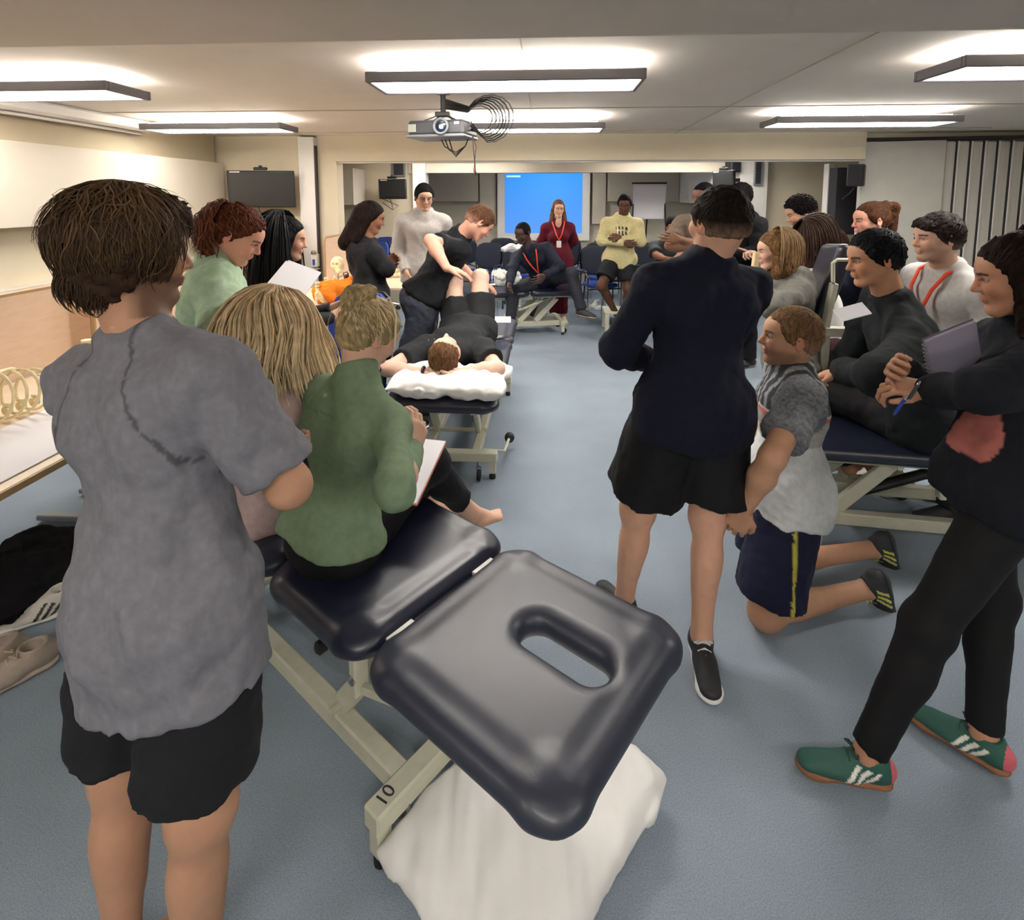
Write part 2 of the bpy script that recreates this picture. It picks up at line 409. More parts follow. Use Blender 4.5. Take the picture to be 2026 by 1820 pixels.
fixture(-3.20, 3.18, 'ceiling light nearest the camera on the left, cut by the frame')
fixture(-2.98, 4.93, 'small-looking ceiling light above the larger wall monitor', L=1.3)
fixture(2.66, 2.9, 'ceiling light at the upper right corner of the picture')
fixture(2.60, 4.83, 'ceiling light in front of the folding partition on the right')
fixture(.1, 9.45, 'short unseen ceiling light added to brighten the projection wall', L=.7)  # added lamp, never in view; lifts the dim far wall
fixture(-1.2, 7.45, 'hidden ceiling light in the adjoining room, left side')
fixture(1.8, 7.45, 'hidden ceiling light in the adjoining room, right side')
for x, n in ((-2.6, 'left'), (0., 'middle'), (2.6, 'right')): fixture(x, -.9, 'ceiling light behind the camera, ' + n, z=2.2)
# ------------------------------------------------------------------ treatment couches
M['vinyl'] = mat('navy_vinyl', '#1a1e30', .36, nscale=14, nvar=.08, bump=.12, bscale=900, coat=.25)
M['vinylsheen'] = mat('sheen_greyed_vinyl', '#282c3a', .42, nscale=10, nvar=.08, bump=.14, bscale=900, coat=.2)  # greyer copy of the navy vinyl: its sheen is put into the colour
M['rubber'] = mat('castor_rubber', '#1d1d20', .55)
M['linen'] = mat('white_linen', '#e4e2e0', .8, nscale=7, nvar=.03, bump=.25, bscale=500)
M['paper'] = mat('paper', '#eceaf0', .7)
def cushion(name, x0, x1, w, top, t, parent, m, hole=None, rz_tilt=0., round_=.045):
    r = min(t / 2 * .98, .034)
    c = np.array([(x0 + x1) / 2, 0, top - t / 2]); h = np.array([(x1 - x0) / 2, w / 2, t / 2])
    # vertical rounded plan: intersection of a slab with rounded corners
    pr = [rbox(c, h, r=r, k=.001)]
    cr = .065
    for sx in (-1, 1):
        for sy in (-1, 1):
            cc = c + [sx * (h[0] - cr), sy * (h[1] - cr), 0]
            pr.append(dict(rbox(c + [sx * (h[0] - cr * .35), sy * (h[1] - cr * .35), 0], (cr * .9, cr * .9, t), ax=[[.7071, .7071 * sx * sy * -1, 0], [.7071 * sx * sy, .7071, 0], [0, 0, 1]], r=.004, k=.04, op='sub')))
    pr = pr[:1]
    # rounded plan corners by building the slab from capsules
    hx, hy = h[0] - cr, h[1] - cr
    pr = [rbox(c, (hx + r * .2, h[1], t / 2), r=r, k=.02), rbox(c, (h[0], hy + r * .2, t / 2), r=r, k=.02)]
    for sx in (-1, 1):
        for sy in (-1, 1):
            pr.append(ell(c + [sx * hx, sy * hy, 0], (cr, cr, t * .52), k=.03, cuts=[]))
    if hole:
        hxc, L, rad = hole
        hyc = .04
        hc = c + [hxc, hyc, 0]
        # stadium-shaped hole with a softly rolled edge
        pr.append(dict(cone(hc + [-L, 0, 0], hc + [L, 0, 0], rad, rad, n=(0, 0, 1), s=40., k=.05, op='sub')))
    lo = c - h - .03; hi = c + h + .03
    p, q = solid(pr, .0075, lo=lo, hi=hi)
    return mesh_np(name, p + _wloc(parent), q, None, m, parent)
def couch(name, loc, rz, label, secs, w=.60, top=.60, t=.07, m='vinyl', hole=None, base=(-.75, .42), group='height-adjustable treatment couches', raise_=0):
    ro = empty(name, (0, 0, 0), label, 'treatment couch', group)
    for i, (a, b) in enumerate(secs):
        last = i == len(secs) - 1
        cushion('cushion', a, b, w, top, t, ro, M[m if last else 'vinyl'], hole if last else None)
    zt = top - t
    hw = w * .30
    f = MB()
    for s in (-1, 1):
        f.bar((secs[0][0] + .08, s * hw, zt - .03), (secs[-1][0] + .03, s * hw, zt - .03), .03, .04, bev=.004)
        f.bar((secs[-1][0] + .05, s * hw * .9, zt - .016), (secs[-1][1] - .08, s * hw * .9, zt - .016), .025, .03, bev=.004)
    for x in (secs[0][0] + .1, (secs[0][0] + secs[-1][0]) / 2, secs[-1][0] - .03): f.bar((x, -hw, zt - .04), (x, hw, zt - .04), .035, bev=.004)
    f.build('top_frame', M['metalw'], ro)
    # hinges between sections
    for i in range(len(secs) - 1):
        x = (secs[i][1] + secs[i + 1][0]) / 2
        for s in (-1, 1): MB().box((x, s * w * .27, top - .028), (.016, .085, .012), bev=.002).build('hinge', M['white'], ro)
    b0, b1 = base; zb = .13
    fr = MB()
    for s in (-1, 1): fr.bar((b0, s * hw * .8, zb), (b1, s * hw * .8, zb), .055, .06, bev=.006)
    fr.build('base_rail', M['metalw'], ro)
    for x in (b0, b1):
        fb = MB(); fb.bar((x, -w * .45, zb + .01), (x, w * .45, zb + .01), .06, .06, bev=.006)
        for s in (-1, 1): fb.bar((x, s * (w * .45 - .03), zb), (x, s * (w * .45 - .03), .035), .045, .04, bev=.004)
        o = fb.build('cross_foot', M['metalw'], ro)
        for s in (-1, 1): MB().lathe((x, s * (w * .45 - .03), 0), [(.02, 0), (.02, .02), (.012, .035)], 10).build('foot_pad', M['rubber'], o)
        for s in (-1, 1):
            y = s * (w * .28); xx = x + (.02 if x == b1 else -.02)
            c = MB().lathe((xx, y, .07), [(.011, 0), (.011, .05)], 8); c.box((xx, y, .075), (.03, .035, .02), bev=.003)
            o2 = c.build('castor', M['chrome'], ro)
            MB().lathe((xx + .012, y - .014, .035), [(.02, 0), (.035, .004), (.035, .024), (.02, .028)], 16, axis=(0, 1, 0)).build('wheel', M['rubber'], o2)
    # parallelogram lifting arms and actuator
    for x0_, x1_ in ((b0 + .12, b0 + .38), (b1 - .32, b1 - .06)):
        ar = MB()
        for s in (-1, 1): ar.bar((x0_, s * hw * .72, zb + .03), (x1_, s * hw * .72, zt - .05), .03, .065, bev=.004)
        for x, z in ((x0_, zb + .03), (x1_, zt - .06)): ar.tube([(x, -hw, z), (x, hw, z)], .014, 10)
        ar.build('lifting_arm', M['metalw'], ro)
    act = MB().tube([(b0 + .3, 0, zb + .06), ((b0 + b1) / 2 + .05, 0, zt - .12)], .026, 12).build('actuator', M['black'], ro)
    MB().tube([((b0 + b1) / 2 + .05, 0, zt - .12), (b1 - .12, 0, zt - .06)], .012, 10).build('piston', M['chrome'], act)
    pd = MB().tube([(b1 - .1, w * .3, zb), (b1 - .15, w * .5, .1), (b1 - .35, w * .53, .1)], .009, 8).build('foot_bar', M['metalw'], ro)
    MB().lathe((b1 - .35, w * .53, .1), [(.012, -.03), (.03, -.02), (.034, 0), (.03, .02), (.012, .03)], 14, axis=(1, 0, 0)).build('pedal_knob', M['rubber'], pd)
    # adjusting posts for the end section
    MB().bar((secs[-1][0] - .14, hw * 1.12, zt - .02), (secs[-1][0] - .14, hw * 1.12, zt - .18), .045, .03, bev=.004).build('adjusting_post', M['metalw'], ro)
    po = MB()
    for s in (-1,): po.bar((secs[-1][0] - .14, s * hw * 1.12, zt - .02), (secs[-1][0] - .14, s * hw * 1.12, zt - .18), .045, .03, bev=.004)
    po.bar((secs[-1][0] - .14, -hw * 1.1, zt - .17), (secs[-1][0] + .16, -hw * 1.1, zt - .06), .022, .022, bev=.003)
    o = po.build('adjusting_post', M['metalw'], ro)
    for s in (-1, 1): MB().lathe((secs[-1][0] - .14, s * (hw * 1.12 + .015), zt - .13), [(.014, -.004 * s), (.014, .012), (.008, .014)], 12, axis=(0, s, 0)).build('bolt', M['chrome'], o)
    MB().lathe((secs[-1][0] - .22, -hw * 1.35, zt - .05), [(.006, 0), (.018, .01), (.018, .03), (.01, .036)], 12, axis=(0, -1, 0)).build('lock_knob', M['rubber'], ro)
    ro.location = (loc[0], loc[1], 0); ro.rotation_euler = (0, 0, rz)
    return ro
front_couch = couch('treatment_couch', (-.568, 1.612), R_(-35.6), 'nearest treatment couch, its head section coloured grey for sheen, with a face hole towards the camera',
      [(-.95, -.115), (-.10, .355), (.372, .95)], w=.585, top=.62, m='vinylsheen', hole=(.07, .075, .043), base=(-.78, .36))
MB()
centre_couch = couch('treatment_couch', (-.57, 3.75), R_(-90), 'navy treatment couch in the room centre with a man lying on it', [(-1.15, -.40), (-.385, .30), (.315, .94)], w=.64, base=(-.8, .60))
right_couch = couch('treatment_couch', (2.05, 2.74), R_(-6), 'navy treatment couch at the right under the seated man in the dark sweater', [(-.95, -.05), (-.035, .95)], w=.66, top=.55, base=(-.72, .62))
back_couch = couch('treatment_couch', (-.12, 6.85), R_(12), 'far treatment couch with the man in the orange lanyard sitting on it', [(-.70, -.12), (-.10, .48)], w=.6, top=.56, base=(-.35, .30))
# hand-written number on the near cross foot
def text(name, s, loc, ax, size, m, parent, ext=.0006):
    cu = bpy.data.curves.new(name, 'FONT'); cu.body = s; cu.size = size; cu.extrude = ext; cu.align_x = 'CENTER'; cu.align_y = 'CENTER'
    o = bpy.data.objects.new(name, cu); COL.objects.link(o); o.data.materials.append(m)
    X, Y, Z = [Vector(a) for a in ax]; Mx = Matrix((X, Y, Z)).transposed().to_4x4(); Mx.translation = Vector(loc) - Vector(_wloc(parent)) if parent is not None else Vector(loc)
    dg = bpy.context.evaluated_depsgraph_get(); me = bpy.data.meshes.new_from_object(o.evaluated_get(dg)); bpy.data.objects.remove(o)
    o = bpy.data.objects.new(name, me); COL.objects.link(o)
    if not me.materials: me.materials.append(m)
    if parent is not None: o.parent = parent
    o.matrix_local = Mx
    return o
M['ink'] = mat('marker_ink', '#34343a', .6)
_t = text('number_mark', '10', (0, 0, 0), ((1, 0, 0), (0, 1, 0), (0, 0, 1)), .05, M['ink'], None)
_t.parent = front_couch; _t.location = (.36, -.215, .1712); _t.rotation_euler = (0, 0, R_(100))
# ------------------------------------------------------------------ pillows
def pillow(name, c, hx, hy, t, rz, label, seed, dents=(), vox=.009, cat='pillow', m='linen', tilt=None, flat=.0):
    ax = np.array([[math.cos(rz), math.sin(rz), 0], [-math.sin(rz), math.cos(rz), 0], [0, 0, 1]])
    if tilt is not None: ax = np.array(tilt)
    c = np.array(c, float)
    n = Noise(seed, .22, .014, 9, (1, 1, .3)); n2 = Noise(seed + 5, .10, .008, 9, (1.6, .5, .5))
    lo = c - np.abs(ax.T * [hx, hy, t]).sum(1) - .05; hi = c + np.abs(ax.T * [hx, hy, t]).sum(1) + .05
    def disp(Q):
        q = (Q - c) @ ax.T; u = np.clip(np.abs(q[:, 0]) / hx, 0, 1.2); v = np.clip(np.abs(q[:, 1]) / hy, 0, 1.2)
        th = t * np.clip((1 - u ** 3.2) * (1 - v ** 3.2), 0, 1) ** .42 + .006
        d = np.abs(q[:, 2]) - th
        for (dx, dy, r, a) in dents: d += a * np.exp(-(((q[:, 0] - dx) ** 2 + (q[:, 1] - dy) ** 2) / r ** 2))
        e = np.maximum(np.abs(q[:, 0]) - hx, np.abs(q[:, 1]) - hy)
        return np.maximum(d, e) + n(Q) + n2(Q)
    g = np.ceil((hi - lo) / vox).astype(int) + 1
    Q = np.stack(np.meshgrid(*[lo[j] + vox * np.arange(g[j]) for j in range(3)], indexing='ij'), -1).reshape(-1, 3)
    V = disp(Q).reshape(g).astype(np.float32)
    p, q = nets(V, lo, vox)
    if c[2] - t < .03: p[:, 2] = np.maximum(p[:, 2], .003)
    o = mesh_np(name, p, q, None, M[m]); return tag(o, label, cat)
pillow('pillow', (-.030, 1.285, .075), .315, .24, .07, R_(53), 'big white pillow on the floor under the nearest couch head section', 3, dents=((0, 0, .2, .015),))
pillow('pillow', (-.545, 3.03, .655), .335, .225, .055, R_(-2), 'white pillow under the head of the lying man', 8, dents=((-.02, .05, .10, .03),))
# ------------------------------------------------------------------ desks along the left wall
M['beech'] = mat('beech_laminate', '#e6d0b6', .45, nscale=4, nvar=.05, stretch=(1, 8, 1), coat=.1)
M['beech2'] = mat('beech_panel', '#d6bba2', .5, nscale=5, nvar=.05, stretch=(1, 2, 9))
M['beechedge'] = mat('beech_edge', '#a5845f', .5)
M['steelgrey'] = mat('grey_steel', '#8d9196', .4, metal=.5)
desks = []
for i, (y0, y1, lab) in enumerate(((1.2, 2.68, 'beech desk nearest the camera with the rib cage model'), (2.7, 4.05, 'beech desk beside the woman in pale green scrubs'), (4.07, 5.55, 'beech desk with the orange bag and metal bottle'), (5.6, 7.0, 'far beech desk behind the woman with crossed arms'))):
    dx = 0 if i < 3 else .27
    if i == 3: pass
    t = empty('desk', (-2.25, (y0 + y1) / 2, 0), lab, 'desk', 'beech desks along the left side')
    MB().box((-2.25 + dx, (y0 + y1) / 2, .735), (.98, y1 - y0, .026), bev=.003).build('desktop', M['beech'], t)
    MB().box((-1.757 + dx, (y0 + y1) / 2, .734), (.006, y1 - y0, .024)).build('edge_band', M['beechedge'], t)
    for yy in (y0 + .12, y1 - .12):
        MB().bar((-2.3, yy, .72), (-2.3, yy, .06), .05, .06, bev=.005).bar((-2.65, yy, .03), (-1.85, yy, .03), .05, .03, bev=.006).build('leg', M['steelgrey'], t)
    MB().bar((-2.3, y0 + .15, .66), (-2.3, y1 - .15, .66), .03, .06, bev=.004).build('crossbar', M['steelgrey'], t)
def screen_panel(x, y0, y1, z0, z1, lab, rot=0.):
    t = empty('desk_divider', (x, y0, .75), lab, 'desk divider', 'beech privacy dividers on the desks')
    r = .06
    out = [(0, 0), (y1 - y0, 0), (y1 - y0, z1 - z0 - r)] + [(y1 - y0 - r + r * math.cos(a), z1 - z0 - r + r * math.sin(a)) for a in np.linspace(0, math.pi / 2, 6)] + [(r - r * math.sin(a), z1 - z0 - r + r * math.cos(a)) for a in np.linspace(0, math.pi / 2, 6)]
    n = len(out)
    V = [(x + s * .011, y0 + a, z0 + b) for s in (-1, 1) for a, b in out]
    F = [tuple(range(n)), tuple(range(n, 2 * n))[::-1]] + [(i, n + i, n + (i + 1) % n, (i + 1) % n) for i in range(n)]
    MB().add(V, F).build('panel', M['beech2'], t)
    MB().tube([(x, y0 + a, z0 + b) for a, b in out[2:]] + [(x, y0, z0)], .014, 6).build('edge_band', M['beechedge'], t)
screen_panel(-2.76, .9, 3.22, .75, 1.2, 'beech divider at the left edge behind the rib cage model')
screen_panel(-2.62, 2.96, 4.1, .75, 1.17, 'beech divider with rounded corner behind the man in the grey T-shirt')
screen_panel(-2.66, 4.15, 5.6, .76, 1.22, 'beech divider between the scrubs woman and the black-haired woman')
screen_panel(-2.45, 5.9, 7.3, .76, 1.25, 'beech divider beside the man in the white hoodie')
cb = empty('cupboard', (-3.35, 5.95, 0), 'tan wooden cupboard against the wall below the larger wall monitor', 'cupboard')
MB().box((-3.35, 6.0, .735), (.9, .42, 1.47), bev=.005).build('body', mat('tan_wood', '#c39a55', .5, nscale=5, nvar=.08, stretch=(3, 3, .6)), cb)
for s in (-1, 1): MB().box((-3.35 + s * .222, 5.78, .76), (.435, .02, 1.38), bev=.004).build('door', mat('tan_door', '#c8a05a', .5, nscale=5, nvar=.08, stretch=(3, 3, .6)), cb)
# ------------------------------------------------------------------ chairs
M['bluefab'] = mat('royal_blue_fabric', '#1f3f8f', .85, nscale=200, nvar=.1, bump=.2, bscale=700)
M['navyfab'] = mat('dark_blue_fabric', '#161c2e', .85, nscale=200, nvar=.1, bump=.2, bscale=700)
def shell(c, w, h, t, n=16, curve=.05, up=(0, 0, 1), fw=(0, 1, 0)):
    "rounded padded pad standing up: superellipse outline, curved"
    mb = MB(); c = np.array(c, float); u = nrm(up); f = nrm(fw); s = np.cross(f, u); rings = [(0, 1), (.55, 1), (.86, .9), (1, .55)]
    V = []; F = []
    def pt(a, k, z): 
        ca, sa = math.cos(a), math.sin(a); e = .62
        x = w / 2 * k * math.copysign(abs(ca) ** e, ca); y = h / 2 * k * math.copysign(abs(sa) ** e, sa)
        return c + s * x + u * y + f * (z + curve * (x / (w / 2)) ** 2)
    for side in (1, -1):
        for (k, z) in rings:
            if k == 0: k = .02
            for i in range(n): V.append(pt(2 * math.pi * i / n, k, side * t / 2 * z))
    m = len(rings)
    for sd in range(2):
        for r in range(m - 1):
            for i in range(n):
                a = sd * m * n + r * n + i; b = sd * m * n + r * n + (i + 1) % n; q = (a, b, b + n, a + n); F.append(q if sd == 1 else q[::-1])
        F.append(tuple(sd * m * n + i for i in range(n))[::1 if sd == 0 else -1])
    for i in range(n):
        a = (m - 1) * n + i; b = (m - 1) * n + (i + 1) % n; F.append((a, b, b + m * n, a + m * n))
    return mb.add(V, F)
def conf_chair(fab='navyfab'):
    t = empty('conference_chair', (0, 0, 0), 'x', 'chair')
    shell((0, -.22, .78), .44, .40, .05, curve=.05, up=(0, -.12, 1), fw=(0, 1, .12)).build('backrest', M[fab], t, True)
    shell((0, -.255, .775), .47, .43, .03, curve=.05, up=(0, -.12, 1), fw=(0, 1, .12)).build('back_shell', M['black'], t, True)
    shell((0, .02, .46), .46, .44, .06, curve=-.005, up=(0, 1, 0), fw=(0, 0, -1)).build('seat', M[fab if fab != 'navyfab' else 'bluefab'], t, True)
    for s in (-1, 1):
        MB().tube([(s * .25, -.22, .60), (s * .27, -.02, .66), (s * .27, .16, .65), (s * .25, .20, .58), (s * .24, .2, .02)], .012, 8).build('arm', M['chrome'], t, True)
        MB().tube([(s * .2, -.24, .62), (s * .22, -.2, .44), (s * .24, -.27, .02)], .012, 8).build('leg', M['black'], t, True)
        MB().box((s * .27, .07, .67), (.045, .22, .025), bev=.008).build('arm_pad', M['black'], t)
    MB().tube([(-.24, .18, .42), (.24, .18, .42)], .01, 8).tube([(-.22, -.2, .43), (.22, -.2, .43)], .01, 8).build('crossbar', M['black'], t)
    return t
def swivel_chair():
    t = empty('swivel_chair', (0, 0, 0), 'x', 'chair')
    shell((0, -.22, .86), .44, .48, .055, curve=.06, up=(0, -.1, 1), fw=(0, 1, .1)).build('backrest', M['bluefab'], t, True)
    shell((0, -.26, .855), .46, .50, .03, curve=.06, up=(0, -.1, 1), fw=(0, 1, .1)).build('back_shell', M['black'], t, True)
    shell((0, .02, .50), .48, .46, .07, curve=-.005, up=(0, 1, 0), fw=(0, 0, -1)).build('seat', M['bluefab'], t, True)
    MB().lathe((0, 0, .1), [(.03, 0), (.03, .2), (.018, .2), (.018, .36), (.06, .37), (.06, .39)], 14).build('gas_column', M['black'], t)
    MB().bar((0, -.1, .46), (0, -.27, .5), .05, .02).bar((0, -.27, .48), (0, -.26, .8), .05, .02).build('back_bracket', M['black'], t)
    for k in range(5):
        a = 2 * math.pi * k / 5 + .3; d = np.array([math.cos(a), math.sin(a), 0])
        o = MB().tube([d * .03 + [0, 0, .13], d * .16 + [0, 0, .125], d * .30 + [0, 0, .085]], [.026, .022, .016], 8).build('base_arm', M['chrome'], t, True)
        MB().lathe(d * .30 + [-d[1] * .03, d[0] * .03, .03], [(.018, 0), (.03, .004), (.03, .02), (.018, .024)], 14, axis=(-d[1], d[0], 0)).lathe(d * .30 + [d[1] * .005, -d[0] * .005, .03], [(.018, 0), (.03, .004), (.03, .02), (.018, .024)], 14, axis=(-d[1], d[0], 0)).build('castor', M['rubber'], o, True)
    for s in (-1, 1): MB().tube([(s * .2, .02, .47), (s * .28, .02, .52), (s * .28, 0, .68), (s * .28, .1, .7), (s * .28, -.14, .7)], .014, 8).build('arm', M['black'], t, True)
    return t
def put(proto, first, x, y, rz, label, group):
    o = proto if first else copy_tree(proto)
    o.location = (x, y, 0); o.rotation_euler = (0, 0, rz); tag(o, label, 'chair', group); return o
_c = conf_chair()
far = [(-.42, 7.8, 175, 'dark chair with a white cloth on its back, left of the projection screen'),
       (-.28, 8.75, 185, 'dark chair in the second row directly below the left screen edge'),
       (.30, 8.75, 170, 'dark chair behind the seated man, under the projection screen'),
       (.78, 7.78, 195, 'dark chair immediately right of the maroon outfit, lower one'),
       (.88, 8.5, 185, 'dark chair between the maroon outfit and the yellow hoodie, rear'),
       (1.02, 9.2, 175, 'farthest dark chair below the right screen edge'),
       (.42, 9.4, 185, 'farthest dark chair below the middle of the screen'),
       (1.62, 8.5, 200, 'dark chair just right of the yellow hoodie'),
       (2.05, 7.95, 170, 'dark chair beside the table of the man in grey'),
       (-.95, 8.3, 160, 'dark chair behind the bending instructor'),
       (-1.35, 9.0, 190, 'dark chair left of the instructor by the far wall'),
       (-.75, 9.3, 180, 'dark chair against the far wall left of the screen'),
       (.18, 7.72, 200, 'dark chair whose blue seat shows beside the lanyard man')]
for i, (x, y, a, l) in enumerate(far): put(_c, i == 0, x, y, R_(a), l, 'dark conference chairs in the adjoining room')
_s = swivel_chair()
put(_s, True, -1.22, 3.18, R_(165), 'royal blue chair between the two blonde women', 'royal blue swivel chairs')
put(_s, False, -3.02, 3.62, R_(-80), 'royal blue chair behind the divider at the far left edge', 'royal blue swivel chairs')
put(_s, False, -3.05, 2.3, R_(-90), 'swivel chair beyond the near desk, only its chrome base in view', 'royal blue swivel chairs')
put(_s, False, -2.38, 7.15, R_(150), 'blue chair behind the woman with crossed arms, front one', 'royal blue swivel chairs')
put(_s, False, -2.45, 7.85, R_(165), 'blue chair behind the woman with crossed arms, rear one', 'royal blue swivel chairs')
# ------------------------------------------------------------------ people: continuous implicit bodies
M['skin'] = mat('skin', rough=.55, attr=True, nscale=30, nvar=.05, bump=.12, bscale=400, spec=.35)
M['hair'] = mat('hair', rough=.65, attr=True, nscale=55, nvar=.38, stretch=(1.6, 1.6, .35), bump=.5, bscale=160, spec=.06)
M['hairs'] = mat('hair_locks', rough=.5, attr=True, nscale=30, nvar=.25, spec=.16)
M['cloth'] = mat('cloth', rough=.9, attr=True, nscale=45, nvar=.10, bump=.35, bscale=650, spec=.25)
M['clothblack'] = mat('smooth_cloth', rough=.75, attr=True, nscale=18, nvar=.12, bump=.25, bscale=500, spec=.3)
M['shoe'] = mat('shoe_upper', rough=.6, attr=True, nscale=60, nvar=.06, bump=.2, bscale=500)
M['lanyard'] = mat('orange_lanyard', '#e2472a', .6)
M['badge'] = mat('card_badge', '#e9e4e2', .35)
def perp(v, n): v = v - n * (v @ n); return nrm(v)
class Fr:                                     # local frame: origin, forward, left, up
    def __init__(s, o, f, u):
        s.o = np.array(o, float); s.u = nrm(u); s.f = perp(np.array(f, float), s.u); s.l = np.cross(s.u, s.f); s.ax = np.array([s.f, s.l, s.u])
    def __call__(s, x, y, z): return s.o + s.f * x + s.l * y + s.u * z
    def loc(s, Q): return (Q - s.o) @ s.ax.T
def az(phi, down=0.):                          # direction from the azimuth relative to the camera (0 away, 90 right)
    a = R_(phi); h = cF * math.cos(a) + cR * math.sin(a); d = R_(down); return h * math.cos(d) - cU * math.sin(d)
def head_prims(H, s=1., fem=False, ears=True, jaw=1.):
    c = lambda x, y, z: H(x * s, y * s, z * s); a = H.ax; k = .012
    j = .94 if fem else 1.
    P_ = [ell(c(-.012, 0, .030), np.array((.098, .076, .088)) * s, a, k), ell(c(-.035, 0, .005), np.array((.07, .066, .075)) * s, a, .03),
          ell(c(.035, 0, -.022), np.array((.058, .059 * j, .078)) * s, a, .03),
          ell(c(.058, 0, .040), np.array((.036, .052, .035)) * s, a, .03)]
    for y in (-1, 1):
        P_ += [cone(c(-.008, y * .050 * j, -.040), c(.060, y * .018 * jaw, -.096), .022 * s, .017 * s, k=.02),
               cone(c(.086, y * .010, .022), c(.068, y * .044, .024), .009 * s, .009 * s, k=.014),
               ell(c(.062, y * .038, -.022), np.array((.024, .022, .024)) * s, a, .02)]
    P_ += [ell(c(.071, 0, -.094), np.array((.018, .021, .017)) * s, a, .02)]
    for y in (-1, 1): P_.append(ell(c(.094, y * .031, .004), np.array((.014, .016, .012)) * s, a, .010, 'sub'))
    P_ += [cone(c(.088, 0, .012), c(.108, 0, -.026), .008 * s, .011 * s, k=.010), ell(c(.096, -.012, -.030), np.array((.010, .007, .007)) * s, a, .006), ell(c(.096, .012, -.030), np.array((.010, .007, .007)) * s, a, .006)]
    P_ += [cone(c(.090, -.014, -.0535), c(.090, .014, -.0535), .0065 * s, k=.006), cone(c(.087, -.012, -.064), c(.087, .012, -.064), .0075 * s, k=.006)]
    for y in (-1, 1): P_.append(ell(c(.078, y * .031, .003), np.array((.0125,) * 3) * s, a, .001))
    if ears:
        for y in (-1, 1):
            t = nrm(a[0] * .92 + a[1] * y * .35)
            P_ += [ell(c(-.012, y * .082, -.004), np.array((.020, .007, .032)) * s, [t, np.cross(a[2], t), a[2]], .006), ell(c(-.006, y * .089, -.002), np.array((.011, .006, .018)) * s, [t, np.cross(a[2], t), a[2]], .005, 'sub')]
    return P_
def face_color(H, s, skin, lip, brow, beard=None, glasses=False, lip_amt=1.):
    def f(Q, C):
        q = H.loc(Q) / s; x, y, z = q[:, 0], np.abs(q[:, 1]), q[:, 2]; fr = x > .05
        def mix(m, col, w=1.): C[m] = C[m] * (1 - w) + np.array(col) * w
        mix((x > .03) & (np.abs(z + .02) < .03) & (y > .02) & (y < .06), (C[0] * 0 + np.array(skin) * [1.12, .82, .8]), .35)
        mix((x > .095) & (y < .014), np.array(skin) * [1.1, .82, .78], .35)
        mix((x < .02) & (y > .083), np.array(skin) * [1.15, .75, .7], .5)
        if beard is not None:
            d = np.clip((-.035 - z) / .02, 0, 1) * np.clip((x + .03) / .03, 0, 1); d[(np.abs(z + .058) < .011) & (y < .018)] = 0
            d = d * (z > -.125) ; C[:] = C * (1 - d[:, None] * beard[1]) + np.array(beard[0]) * d[:, None] * beard[1]
        mix(fr & (np.abs(z + .058) < .010) & (y < .021) & (x > .08), lip, .45 * lip_amt)
        e = (y - .031) ** 2 / .0142 ** 2 + (z - .003) ** 2 / .0068 ** 2
        mix(fr & (e < 1.7) & (e > 1) & (z > 0), np.array(brow) * .6, .7)
        mix(fr & (e < 1), np.array(skin) * .45 + .12, .9)
        mix(fr & ((y - .031) ** 2 + (z - .003) ** 2 < .0058 ** 2), (.02, .015, .01), .95)
        zb = .0225 - ((y - .032) / .03) ** 2 * .006
        mix(fr & (np.abs(z - zb) < .0042) & (y > .012) & (y < .052), brow, .85)
        return C
    return f
def hand_prims(w, d, n, side, curl=.5, s=1., spread=.12, thumb=.6, curls=None):
    "w wrist, d along the hand, n palm normal (out of the palm), side +1 when the thumb is at cross(d, n)"
    d = nrm(d); n = perp(np.array(n, float), d); t = np.cross(d, n) * side; P_ = []
    P_.append(cone(w, w + d * .03 * s, .024 * s, .026 * s, n=n, s=.7, k=.02))
    for i in range(4):
        o = (.033 - .022 * i); kn = w + d * (.092 - abs(i - 1) * .005 - (.006 if i == 3 else 0)) * s + t * o * s
        P_.append(cone(w + d * .018 * s + t * o * .6 * s, kn, .0155 * s, .0125 * s, k=.012))
        L = (.042, .047, .043, .034)[i] * s; c = (curls[i] if curls else curl); p = kn; ang = 0.; base = nrm(d + t * (1.5 - i) * spread * .5)
        r = (.0092, .0095, .0092, .0082)[i] * s
        for j in range(3):
            ang += c * (.9, 1.25, .8)[j]; dd = base * math.cos(ang) + n * math.sin(ang); q = p + dd * L * (1, .62, .5)[j]
            P_.append(cone(p, q, r * (1, .93, .86)[j], r * (.93, .86, .78)[j], k=.0035)); p = q
    a = w + d * .025 * s + t * .022 * s; b = a + nrm(d * .75 + t * .75 + n * .35 * thumb) * .042 * s; c2 = b + nrm(d * .95 + t * .25 + n * .5 * thumb) * .030 * s; e = c2 + nrm(d * .9 - t * .05 + n * .7 * thumb) * .024 * s
    P_ += [cone(a, b, .0165 * s, .0125 * s, k=.012), cone(b, c2, .0112 * s, .0102 * s, k=.003), cone(c2, e, .0102 * s, .0085 * s, k=.003)]
    return P_
def foot_prims(an, toe, s=1., up=(0, 0, 1)):
    an = np.array(an, float); u = nrm(up); d = perp(np.array(toe, float), u); l = np.cross(u, d); P_ = []
    b = an - u * .065 * s
    P_ += [ell(b - d * .035 * s + u * .005 * s, (.038 * s, .030 * s, .034 * s), [d, l, u], .02), cone(an - d * .005, b + d * .09 * s + u * .01 * s, .034 * s, .026 * s, k=.03),
           cone(b + d * .06 * s, b + d * .135 * s - u * .005, .034 * s, .034 * s, n=u, s=.55, k=.03)]
    for i in range(5):
        o = (-.028 + .0135 * i) * s; q = b + d * (.145 - abs(i - 3.2) * .006) * s + l * o - u * .008 * s
        P_.append(cone(q, q + d * (.028 if i < 4 else .036) * s - u * .003, (.0085 if i < 4 else .013) * s, k=.008))
    return P_
